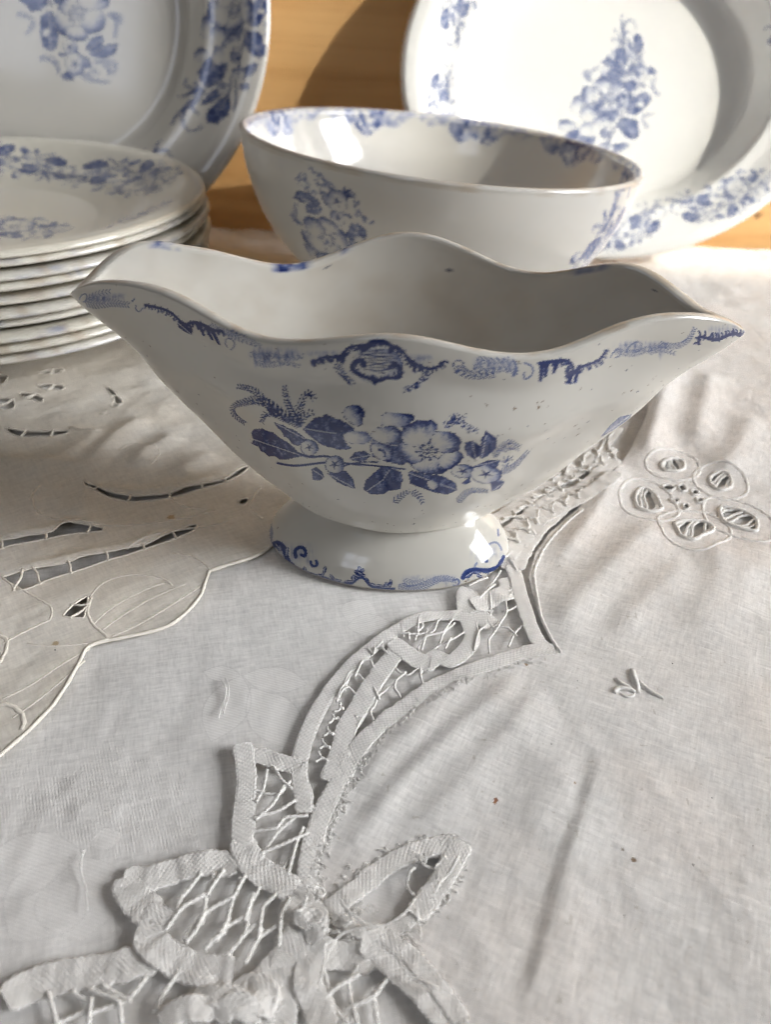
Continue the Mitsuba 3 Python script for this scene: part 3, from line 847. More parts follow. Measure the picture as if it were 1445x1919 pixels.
def build_stack():
    r = .1150
    shift = np.random.default_rng(5).normal(0, .0014, (10, 2))
    shift[0] = 0
    words = ['dessert plate with flower sprays in view, topmost of the stack', 'second plate from the top of the stack on the left', 'third plate from the top of the stack on the left', 'fourth plate from the top of the stack, above the widest dark gap',
             'fifth plate from the top of the stack, below the widest dark gap', 'sixth plate from the top of the stack on the left', 'fifth plate from the bottom of the stack on the left',
             'third plate from the bottom of the stack on the left', 'second plate from the bottom of the stack on the left', 'bottom plate of the stack, lying on the ecru cutwork cloth']
    words[6], words[7] = 'fourth plate from the bottom of the stack on the left', 'third plate from the bottom of the stack on the left'
    for i, z in enumerate(RIM_Z_STACK):
        key = 'flowered_plate' + (f'_{i:03d}' if i else '')
        depth, rise = .0062, .0108
        o = np.array([STACK_AT[0] + shift[i, 0], STACK_AT[1] + shift[i, 1], z - depth - rise])
        tint = np.array([.61, .588, .52]) * (1 + .03 * math.sin(i * 2.1)) + np.array([.004, 0, -.012]) * math.cos(i * 1.7)
        if i == 0:
            sp = [((.012, -.012), math.radians(8), .082, False, 1.6)]
            for d, w, m in ((46, .074, True), (104, .066, False), (-20, .064, False), (-80, .052, True), (165, .07, True), (225, .07, True)):
                sp.append((polar(.75, d, r, r), math.radians(d + 90), w * 1.2, m, 1.35))
            build_dish(key, r, r, sp, np.eye(3), o, tint, 31, nth=640, nr=170, well=.56, wall=.70, depth=depth, rise=rise)
        else:
            V, top = dish_mesh(r, r, 360, .56, .70, depth, rise, 40)
            P = V.reshape(-1, 3)
            ang, rr = np.arctan2(P[:, 1], P[:, 0]), np.hypot(P[:, 0], P[:, 1]) / r
            dab = np.clip(meshkit.noise(np.c_[ang * 9, P[:, 2] * 600, np.full(len(P), i * 3.3)], i) * 2.6 - 1.5, 0, 1) * (rr > .985) * np.clip(2 * meshkit.noise(np.c_[ang * 60, P[:, 2] * 900, np.full(len(P), i)], 50) - .3, 0, 1)
            base = glaze_base(P, tint, 40 + i, .10)
            under = np.zeros((360, V.shape[1])); under[:, top + 3:] = 1      # undersides coloured darker: painted shade for the gaps between rims
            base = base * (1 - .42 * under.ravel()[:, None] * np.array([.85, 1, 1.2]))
            edge = np.zeros((360, V.shape[1])); edge[:, top - 2:top + 5] = 1        # browned, chipped rims
            wear = edge.ravel() * np.clip(3 * meshkit.noise(np.c_[ang * 22, P[:, 2] * 300, np.full(len(P), i * 5.0)], 71) - 1.7, 0, 1) * .4
            base = base * (1 - wear[:, None]) + np.array([.30, .20, .11]) * wear[:, None]
            if i == 2:
                m = np.exp(-((ang + 1.13) / .008) ** 2) * (rr > .97)
                base = base * (1 - .5 * m[:, None]) + np.array([.4, .2, .1]) * .5 * m[:, None]
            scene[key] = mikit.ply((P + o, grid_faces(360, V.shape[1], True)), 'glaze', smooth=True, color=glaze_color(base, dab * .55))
        labels[key] = {'label': words[i], 'category': 'plate', 'group': 'plates stacked on the left'}


def build_bowl():
    R_, nth = .1050, 660
    n = np.array([.052, .034, 1.0]); n /= np.linalg.norm(n)
    e1 = np.cross([0, 1, 0], n); e1 /= np.linalg.norm(e1); e2 = np.cross(n, e1)
    M = np.stack([e1, e2, n]); top = np.array([.0181, .4468, .0919])
    t = np.linspace(0, 1, 130)
    depth = .0865
    # outside from the foot ring up to the rim, the lip, then the inside
    ro = PchipInterpolator([0, .06, .10, .22, .40, .62, .85, 1.0], [.050, .051, .050, .066, .0835, .0960, .1030, R_])(t)
    zo = -depth * (1 - t)
    lip = [(R_ + .0006, .0012), (R_ - .0008, .0024), (R_ - .0026, .0020), (R_ - .0036, .0006)]
    t2 = np.linspace(1, 0, 90)
    ri = PchipInterpolator([0, .12, .25, .42, .64, .86, 1.0], [.0, .046, .066, .082, .0928, .0990, R_ - .0042])(t2)
    zi = -(depth - .0075) * (1 - t2 ** .85)
    prof = np.vstack([[(0, -depth + .003), (.044, -depth + .003), (.047, -depth)], np.c_[ro, zo], lip, np.c_[ri, zi]])
    th = np.arange(nth) * 2 * np.pi / nth
    V = np.stack([np.outer(np.cos(th), prof[:, 0]), np.outer(np.sin(th), prof[:, 0]), np.broadcast_to(prof[:, 1], (nth, len(prof)))], -1)
    P = V.reshape(-1, 3)
    nv = V.shape[1]
    ink = np.zeros((nth, nv))
    o0, o1 = 3, 133
    ang = np.broadcast_to(th[:, None], (nth, nv))
    s = np.broadcast_to(np.r_[0, np.cumsum(np.hypot(*np.diff(prof, axis=0).T))], (nth, nv))
    for deg, hgt, rot, w, mir, tl in ((-122, .060, 100, .095, False, 1.6), (-40, .060, 60, .092, True, 1.4), (60, .05, 60, .08, False, 1.5), (150, .05, 60, .08, True, 1.5)):
        a0 = math.radians(deg)
        da = (ang[:, o0:o1] - a0 + np.pi) % (2 * np.pi) - np.pi
        sh = s[:, o0:o1] - s[0, o0]
        XY = np.c_[(da * .092).ravel(), (sh - hgt).ravel()]
        ink[:, o0:o1] = np.maximum(ink[:, o0:o1], spray(XY, (0, 0), math.radians(rot), w, mir, tl).reshape(nth, o1 - o0))
    # border of scrolls and shells inside the rim
    i0 = o1 + 2
    below = s - s[0, o1 + 3]
    A = ang[:, i0:]; D = below[:, i0:]
    Q = np.c_[(A * .1).ravel(), D.ravel()]
    lobes = .0075 + .0045 * np.cos(A * 9 + .6) + .002 * np.cos(A * 31)
    edge = np.clip((lobes - D) / .0012, 0, 1) * (D > -.002)
    tex = np.clip(.2 + 1.4 * (meshkit.noise(np.c_[Q * 420, np.zeros(len(Q))], 4) - .25), 0, 1).reshape(A.shape)
    edge *= tex * (.45 + .5 * np.clip(np.cos(A * 9 + .6) * 1.2, 0, 1))
    ink[:, i0:] = np.maximum(ink[:, i0:], edge)
    for deg, dep in ((62, .050), (100, .052), (20, .05), (195, .035)):
        da = (A - math.radians(deg) + np.pi) % (2 * np.pi) - np.pi
        XY = np.c_[(da * .08).ravel(), (-(D - dep)).ravel()]
        ink[:, i0:] = np.maximum(ink[:, i0:], spray(XY, (0, 0), .2, .05).reshape(A.shape))
    base = glaze_base(P, (.545, .532, .495), 61)
    lipm = np.zeros((nth, nv)); lipm[:, o1 - 2:o1 + 3] = 1
    w = lipm.ravel() * np.clip(2 * vnoise(P[:, :2], 120, 8) - .6, 0, 1) * .45
    base = base * (1 - w[:, None]) + np.array([.38, .29, .18]) * w[:, None]
    scene['salad_bowl'] = mikit.ply((P @ M + top, grid_faces(nth, nv, True)), 'glaze', smooth=True, color=glaze_color(base, ink.ravel(), .95))
    labels['salad_bowl'] = {'label': 'deep round bowl with blue flower sprays behind the sauce boat', 'category': 'bowl'}


# ------------------------------------------------------------------ cloths
def zoomed(ox, oy, s):
    return lambda pts: on_table(np.asarray(pts, float) / s + [ox, oy])


Z0, ZE, ZF5, Z6, Z7, Z3, Z8, ZG, ZS = zoomed(0, 0, 1), zoomed(0, 680, 2.676), zoomed(0, 620, 2.232), zoomed(400, 1050, 2.064), zoomed(0, 1480, 1.571), zoomed(180, 1560, 3.010), zoomed(480, 1540, 3.141), zoomed(880, 750, 2.558), zoomed(900, 1000, 2.088)
ZK = zoomed(840, 950, 5.161)


def ridge(x, y, line, height, w_left, w_right):
    """A fold along a line: distance measured to its right (towards +x) and left, each side with its own fall-off."""
    P = np.c_[x.ravel(), y.ravel()]
    d, t = seg_dist(P, line)
    k = np.clip((t * (len(line) - 1)).astype(int), 0, len(line) - 2)
    a, b = line[k], line[k + 1]
    side = np.sign((b - a)[:, 0] * (P - a)[:, 1] - (b - a)[:, 1] * (P - a)[:, 0])
    w = np.where(side > 0, w_left, w_right)
    e = np.clip(np.minimum(t, 1 - t) * 6, 0, 1)
    return (height * np.exp(-(d / w) ** 1.6) * np.where((t > 0) & (t < 1), e, 0)).reshape(x.shape)


def n2(x, y, sx, sy, seed, oct=3):
    return meshkit.fbm(np.stack([x * sx, y * sy, np.full(np.shape(x), 1.7)], -1), oct, seed) - .5


FOLDS_RIGHT = [(Z0([(1118, 1390), (1106, 1470), (1088, 1530), (1064, 1590), (1045, 1660), (1020, 1750), (995, 1840), (968, 1935)]), .0008, .012, .0009),
               (Z0([(985, 1262), (880, 1350), (780, 1440), (700, 1530), (650, 1600)]), .0016, .0045, .0030), (Z0([(900, 1250), (800, 1340), (720, 1420), (660, 1500)]), .0014, .0045, .0030),
               (Z0([(1020, 1290), (930, 1400), (850, 1490), (760, 1570)]), .0009, .006, .004), (Z0([(1080, 1420), (1000, 1560), (950, 1680)]), .0008, .010, .007),
               (Z0([(1160, 870), (1130, 940), (1090, 1000), (1040, 1060)]), .0030, .005, .005), (Z0([(1235, 980), (1160, 1050), (1080, 1130), (1030, 1200)]), .0028, .009, .006),
               (Z0([(1300, 1060), (1220, 1120), (1150, 1200)]), .0022, .008, .006), (Z0([(1345, 1010), (1340, 1100), (1290, 1200)]), .0022, .009, .007),
               (Z0([(1265, 690), (1235, 760), (1215, 830), (1195, 880)]), .0065, .008, .007), (Z0([(1330, 700), (1310, 780), (1300, 850)]), .0050, .008, .008), (Z0([(1410, 780), (1380, 850), (1345, 900)]), .004, .010, .008),
               (Z0([(1445, 1010), (1400, 1080), (1380, 1180)]), .0016, .010, .008), (Z0([(1200, 620), (1220, 680), (1200, 760)]), .006, .008, .008)]


def h_right(x, y):
    h = .0011 + .0024 * n2(x, y, 22, 22, 3) + .0010 * n2(x + .5 * y, y - .5 * x, 90, 45, 9)
    h = h + np.clip((y - .27) / .2, 0, 1) * (.006 * n2(x, y, 16, 20, 13) + .003 * n2(x, y, 60, 60, 15))
    for line, a, wl, wr in FOLDS_RIGHT:
        h = h + ridge(x, y, line, a * (.75 if a > .0012 else 1), wl, wr)
    return np.maximum(h, .0009)


FOLDS_LEFT = [(ZE([(0, 500), (120, 520), (250, 540), (420, 545), (560, 535)]), .0016, .0025, .006), (ZE([(470, 540), (520, 470), (580, 390), (680, 330), (760, 290)]), .0022, .005, .005),
              (ZE([(700, 560), (720, 480), (800, 430), (900, 380)]), .0022, .005, .006), (ZE([(380, 800), (420, 730), (470, 640)]), .0014, .006, .004), (ZE([(100, 620), (220, 560), (360, 480), (520, 350)]), .0014, .005, .004),
              (ZE([(880, 600), (980, 520), (1080, 470)]), .0016, .005, .006), (ZE([(350, 340), (430, 365), (520, 375)]), .0014, .003, .003),
              (ZE([(440, 650), (640, 680), (860, 660), (1020, 615), (1150, 570)]), .0012, .003, .0016), (ZE([(30, 1075), (340, 1010), (640, 945), (870, 865)]), .0012, .0030, .0016), (ZE([(0, 900), (250, 870), (380, 825), (520, 840)]), .0012, .003, .0016)]


def h_left(x, y):
    h = .0021 + .0010 * n2(x, y, 30, 30, 21) + np.clip((y - .20) / .1, 0, 1) * (.0085 * n2(x, y, 24, 28, 23) + .0012 * n2(x, y, 90, 90, 25))
    for line, a, wl, wr in FOLDS_LEFT:
        h = h + ridge(x, y, line, a, wl, wr)
    press = np.exp(-(np.maximum(np.hypot(x - STACK_AT[0], y - STACK_AT[1]) - .085, 0) / .02) ** 2)
    foot = np.exp(-(np.maximum(np.hypot((x - BOAT_AT[0]) / 1.5, y - BOAT_AT[1]) - .028, 0) / .008) ** 2)
    return np.maximum(h * (1 - press) * (1 - foot), .0004) + .0003


def h_base(x, y):
    h = .0007 * n2(x, y, 18, 18, 31) + np.clip((y - .40) / .15, 0, 1) * (.006 * n2(x, y, 24, 30, 33) + .0025 * n2(x, y, 70, 70, 35))
    return np.clip(h, -.0030, .0045) - .0008


def flat_mesh(poly, step, hfun, thick=0.0004, edge=.0008, lift=None):
    """A cloth of the outline `poly` (metres, holes allowed): top and under side with the folds of hfun."""
    poly = poly.buffer(0)
    if poly.geom_type != 'Polygon':
        poly = max(poly.geoms, key=lambda g: g.area)
    rings = [poly.exterior] + list(poly.interiors)
    pts, loops, at = [], [], 0
    for r in rings:
        n = max(int(r.length / edge), 12)
        q = np.array([r.interpolate(k / n, normalized=True).coords[0] for k in range(n)])
        pts.append(q); loops.append(np.arange(at, at + n)); at += n
    x0, y0, x1, y1 = poly.bounds
    gx, gy = np.meshgrid(np.arange(x0, x1, step), np.arange(y0, y1, step * .87))
    gx = gx + (np.arange(len(gx)) % 2)[:, None] * step * .5
    g = np.c_[gx.ravel(), gy.ravel()]
    inner = poly.buffer(-edge * .7)
    g = g[shapely.contains_xy(inner, g[:, 0], g[:, 1])]
    B = np.vstack(pts)
    allp = np.vstack([B, g])
    f = Delaunay(allp).simplices
    c = allp[f].mean(1)
    f = f[shapely.contains_xy(poly, c[:, 0], c[:, 1])]
    e1, e2 = allp[f[:, 1]] - allp[f[:, 0]], allp[f[:, 2]] - allp[f[:, 0]]
    a = e1[:, 0] * e2[:, 1] - e1[:, 1] * e2[:, 0]
    f = np.where((a < 0)[:, None], f[:, ::-1], f)
    f = f[np.abs(a) > 1e-13]
    z = hfun(allp[:, 0], allp[:, 1])
    n = len(allp)
    V = np.vstack([np.c_[allp, z], np.c_[B, z[:len(B)] - thick]])
    F = [f]
    for L in loops:
        nx = np.roll(L, -1)
        F += [np.stack([L, L + n, nx + n], 1), np.stack([L, nx + n, nx], 1)]
    return trimesh.Trimesh(V, np.vstack(F), process=False)


def tube_mesh(P, r, sides=8, twist=0.0):
    """A cord along P (n, 3); twist > 0 gives it two plies (turns per metre)."""
    P = np.asarray(P, float)
    r = np.broadcast_to(r, (len(P),))
    t = np.gradient(P, axis=0); t /= np.linalg.norm(t, axis=1, keepdims=True) + 1e-12
    up = np.array([0, 0, 1.0])
    a = np.cross(t, up); a /= np.linalg.norm(a, axis=1, keepdims=True) + 1e-9
    b = np.cross(a, t)
    s = np.r_[0, np.cumsum(np.linalg.norm(np.diff(P, axis=0), axis=1))]
    ang = np.arange(sides) * 2 * np.pi / sides
    k = 1 + (.17 * np.cos(2 * (ang[None] - twist * 2 * np.pi * s[:, None])) if twist else 0 * ang[None] + 0 * s[:, None])
    V = P[:, None] + (r[:, None] * k)[..., None] * (np.cos(ang)[None, :, None] * a[:, None] + np.sin(ang)[None, :, None] * b[:, None])
    n = len(P)
    i, j = np.meshgrid(np.arange(n - 1), np.arange(sides), indexing='ij')
    q = np.stack([i * sides + j, i * sides + (j + 1) % sides, (i + 1) * sides + (j + 1) % sides, (i + 1) * sides + j], -1).reshape(-1, 4)
    V = np.vstack([V.reshape(-1, 3), P[:1], P[-1:]])
    c0 = np.array([[n * sides, (j_ + 1) % sides, j_] for j_ in range(sides)]); c1 = np.array([[n * sides + 1, (n - 1) * sides + j_, (n - 1) * sides + (j_ + 1) % sides] for j_ in range(sides)])
    return trimesh.Trimesh(V, np.vstack([q[:, [0, 1, 2]], q[:, [0, 2, 3]], c0, c1]), process=False)


def smooth2(pts, step=.0008):
    p = np.asarray(pts, float)
    if len(p) == 2:
        L = np.linalg.norm(p[1] - p[0]); n = max(int(L / step), 2)
        return p[0] + (p[1] - p[0]) * np.linspace(0, 1, n)[:, None]
    d = np.r_[0, np.cumsum(np.linalg.norm(np.diff(p, axis=0), axis=1))]
    return PchipInterpolator(d, p)(np.linspace(0, d[-1], max(int(d[-1] / step), 6)))


def numbered(key):
    if key not in scene:
        return key
    k = 1
    while f'{key}_{k:03d}' in scene:
        k += 1
    return f'{key}_{k:03d}'


def add(key, mesh, bsdf, smooth=40, uv=None):
    key = numbered(key)
    scene[key] = mikit.ply(mesh, bsdf, smooth=smooth, uv=uv)
    return key


def tape(pts, width, z=.0010, seed=0, pucker=.0006, ends=(1, 1), thick=.00030, over=0.0, key='lace_edged_cloth__tape'):
    """A woven tape laid along pts (metres): rounded selvedges, slightly puckered."""
    c = smooth2(pts, .00045)
    n = len(c)
    d = np.gradient(c, axis=0); d /= np.linalg.norm(d, axis=1, keepdims=True) + 1e-12
    from scipy.ndimage import gaussian_filter1d
    d = gaussian_filter1d(d, 3, axis=0, mode='nearest'); d /= np.linalg.norm(d, axis=1, keepdims=True) + 1e-12
    nrm = np.stack([-d[:, 1], d[:, 0]], 1)
    s = np.r_[0, np.cumsum(np.linalg.norm(np.diff(c, axis=0), axis=1))]
    lat = np.array([-1, -.97, -.85, -.5, 0, .5, .85, .97, 1])
    hz = np.array([0, .6, .95, 1, 1, 1, .95, .6, 0])
    nz = lambda off, f: meshkit.noise(np.c_[s * f, np.full(n, seed * 7.1 + off), np.zeros(n)], seed) - .5
    w = .5 * width * (1.06 + .14 * nz(1, 420) + .16 * nz(2, 1500))
    w = w * np.where(s < .0012, .75 + .25 * np.clip(s / .0012, 0, 1), 1) * np.where(s > s[-1] - .0012, .75 + .25 * np.clip((s[-1] - s) / .0012, 0, 1), 1)
    XY = c[:, None] + nrm[:, None] * (lat[None] * w[:, None])[..., None]
    wave = .48 * pucker * (nz(3, 180)[:, None] * 2 + nz(4, 520)[:, None] * .8 + lat[None] * nz(5, 240)[:, None] * 1.2)
    lie = np.minimum(gaussian_filter1d(h_right(c[:, 0], c[:, 1]), 9, mode='nearest'), .004) + (z - .0014) * .55
    Z = lie[:, None] + over * np.sin(np.pi * np.clip(s / s[-1], 0, 1))[:, None] + np.maximum(wave, -.0004) + thick * hz[None]
    V = np.concatenate([np.stack([XY[..., 0], XY[..., 1], Z], -1), np.stack([XY[:, ::-1, 0], XY[:, ::-1, 1], np.broadcast_to((lie[:, None] - .0002) + np.maximum(wave[:, ::-1], -.0004), XY.shape[:2])], -1)[:, 1:-1]], 1)
    m = V.shape[1]
    i, j = np.meshgrid(np.arange(n - 1), np.arange(m), indexing='ij')
    q = np.stack([i * m + j, (i + 1) * m + j, (i + 1) * m + (j + 1) % m, i * m + (j + 1) % m], -1).reshape(-1, 4)
    cap0 = np.array([[0, k, k + 1] for k in range(1, m - 1)]); cap1 = np.array([[(n - 1) * m, (n - 1) * m + k + 1, (n - 1) * m + k] for k in range(1, m - 1)])
    F = np.vstack([q[:, [0, 2, 1]], q[:, [0, 3, 2]], cap0, cap1])
    latm = np.r_[lat, lat[::-1][1:-1]]
    uv = np.stack([np.broadcast_to(s[:, None], (n, m)), latm[None] * w[:, None] + seed * .01], -1).reshape(-1, 2)
    return add(key, trimesh.Trimesh(V.reshape(-1, 3), F, process=False), 'woven_tape', True, uv)


def strand(a, b, z=.0016, r=.00036, sag=.0, bend=.0, seed=0, key='lace_edged_cloth__thread', bsdf='cotton_thread', za=None, zb=None):
    a, b = np.asarray(a, float), np.asarray(b, float)
    L = np.linalg.norm(b - a)
    t = np.linspace(0, 1, max(int(L / .00025), 8))
    nrm = np.array([-(b - a)[1], (b - a)[0]])
    c = a + (b - a) * t[:, None] + nrm * (bend * np.sin(np.pi * t) + .04 * np.sin(2 * np.pi * t + seed))[:, None]
    za, zb = z if za is None else za, z if zb is None else zb
    zz = za + (zb - za) * t - sag * np.sin(np.pi * t)
    return add(key, tube_mesh(np.c_[c, zz], r, 8, 330.0), bsdf, True)


def at_fraction(P, f):
    P = np.asarray(P, float)
    d = np.r_[0, np.cumsum(np.linalg.norm(np.diff(P, axis=0), axis=1))]
    return np.stack([np.interp(np.asarray(f) * d[-1], d, P[:, k]) for k in (0, 1)], -1)


def lattice(A, B, n, seed=0, r=.00036, knots=True, z=.0016):
    """Needle-made bars between two tape edges: each zigzag forks from a knot part of the way across."""
    g = np.random.default_rng(seed)
    for k in range(n):
        f0, f1 = (k + .15) / n, (k + .85) / n
        a0, a1 = at_fraction(A, [np.clip(f0 + g.uniform(-.1, .1) / n, 0, 1), np.clip(f1 + g.uniform(-.1, .1) / n, 0, 1)])
        b = at_fraction(B, [np.clip((k + .5 + g.uniform(-.2, .2)) / n, 0, 1)])[0]
        knot = b + ((a0 + a1) / 2 - b) * g.uniform(.35, .55)
        strand(b, knot, z, r * 1.25, .0002, g.uniform(-.08, .08), k)
        strand(knot, a0, z, r, .0002, g.uniform(-.12, .12), k + 1)
        strand(knot, a1, z, r, .0002, g.uniform(-.12, .12), k + 2)


ZM = zoomed(640, 1130, 5.558)
THREADS = [
    (Z3, .0022, .00045, [[(575, 270), (520, 340), (480, 390), (450, 470)], [(585, 385), (500, 440), (420, 540)], [(655, 280), (625, 340), (615, 440), (605, 500)], [(705, 255), (650, 335)], [(750, 390), (640, 450), (590, 500), (520, 590)], [(600, 500), (570, 570), (535, 610)], [(805, 300), (770, 400), (735, 530)], [(830, 285), (800, 340)], [(840, 485), (720, 560), (640, 650)], [(700, 600), (650, 640)],
                         [(910, 350), (870, 430), (845, 560)], [(880, 390), (850, 480)], [(900, 530), (820, 610), (750, 700)], [(1000, 380), (940, 450), (920, 590)], [(1020, 540), (920, 610), (860, 720)], [(1080, 410), (1045, 490), (1035, 620)], [(920, 590), (890, 650)], [(735, 530), (700, 600)], [(845, 560), (820, 610)]]),
    (Z6, .0020, .00040, [[(205, 840), (195, 890), (175, 930)], [(240, 825), (265, 865), (290, 885)], [(175, 905), (215, 915), (260, 910), (285, 880)], [(265, 900), (230, 960), (180, 1000)], [(300, 950), (250, 980), (180, 1000)], [(345, 1000), (280, 1010), (240, 1050), (180, 1055)], [(310, 1010), (250, 1060), (200, 1130), (190, 1150)], [(345, 1075), (270, 1110), (200, 1135)], [(340, 1060), (320, 1100), (270, 1200)], [(320, 1110), (290, 1220)]]),
    (ZM, .0018, .00036, [[(820, 200), (845, 260), (790, 330), (770, 390)], [(800, 210), (790, 330)], [(1010, 210), (930, 270), (885, 330), (800, 350), (740, 350)], [(990, 240), (960, 320), (930, 340)], [(885, 330), (870, 390)], [(1140, 220), (1090, 290), (1060, 330), (870, 390), (810, 480)], [(1150, 260), (1060, 340), (1030, 420)], [(870, 390), (840, 490)], [(1240, 350), (1170, 390), (1100, 420), (1010, 470), (900, 550)], [(1120, 420), (1090, 480)], [(630, 270), (640, 350)], [(650, 350), (700, 350), (700, 380)],
                         [(555, 690), (600, 740), (680, 770), (770, 720)], [(640, 770), (560, 850), (550, 910), (590, 970)], [(500, 890), (440, 940), (380, 990), (340, 1090), (300, 1150), (320, 1210)], [(345, 930), (375, 990)], [(190, 1190), (230, 1180), (180, 1270)], [(820, 720), (820, 800), (840, 860)], [(850, 700), (830, 740)],
                         [(290, 520), (330, 560), (350, 500), (400, 490), (460, 540)], [(180, 630), (230, 570), (300, 540)], [(330, 690), (290, 620), (220, 630), (180, 700), (150, 760)], [(220, 810), (170, 760), (100, 770), (60, 830), (40, 900)], [(120, 950), (70, 910), (10, 940), (-30, 1010)], [(40, 830), (80, 740), (150, 700), (200, 640), (270, 570), (400, 450)], [(-40, 1010), (-10, 930), (50, 850)], [(540, 700), (450, 830), (380, 930)]]),
    (ZK, .0020, .00038, [[(400, 880), (410, 1040), (385, 1120), (430, 1190)], [(600, 870), (550, 950), (560, 1030), (500, 1150), (430, 1260), (385, 1330), (390, 1410)], [(660, 985), (560, 1030)], [(350, 1180), (290, 1240), (250, 1390)], [(240, 1050), (280, 1210)], [(490, 1190), (560, 1200), (630, 1250)], [(735, 1150), (640, 1240), (590, 1350)], [(240, 1045), (390, 1035)], [(540, 860), (600, 820)], [(430, 790), (320, 890)], [(490, 660), (400, 790)], [(350, 720), (220, 780)]]),
    (ZK, .0024, .00042, [[(590, 440), (650, 400), (720, 320)], [(600, 560), (640, 620)], [(720, 400), (690, 380)], [(820, 290), (780, 240)], [(900, 200), (860, 160)], [(560, 510), (600, 480)]]),
    (Z8, .0020, .00045, [[(580, 890), (545, 950), (555, 1050), (570, 1110), (530, 1180)], [(570, 930), (460, 1000), (410, 1040)], [(410, 930), (450, 1080), (520, 1180)], [(740, 975), (690, 1040), (570, 1100)], [(690, 1040), (710, 1190)], [(570, 1110), (600, 1230)]]),
    (Z7, .0019, .00045, [[(230, 610), (270, 640), (180, 690)], [(280, 600), (350, 630), (360, 690)], [(420, 575), (380, 620), (280, 660)], [(520, 555), (470, 640), (480, 690)], [(590, 570), (540, 620), (470, 650)], [(150, 620), (170, 690)], [(320, 590), (370, 620)], [(270, 640), (265, 700)]])]


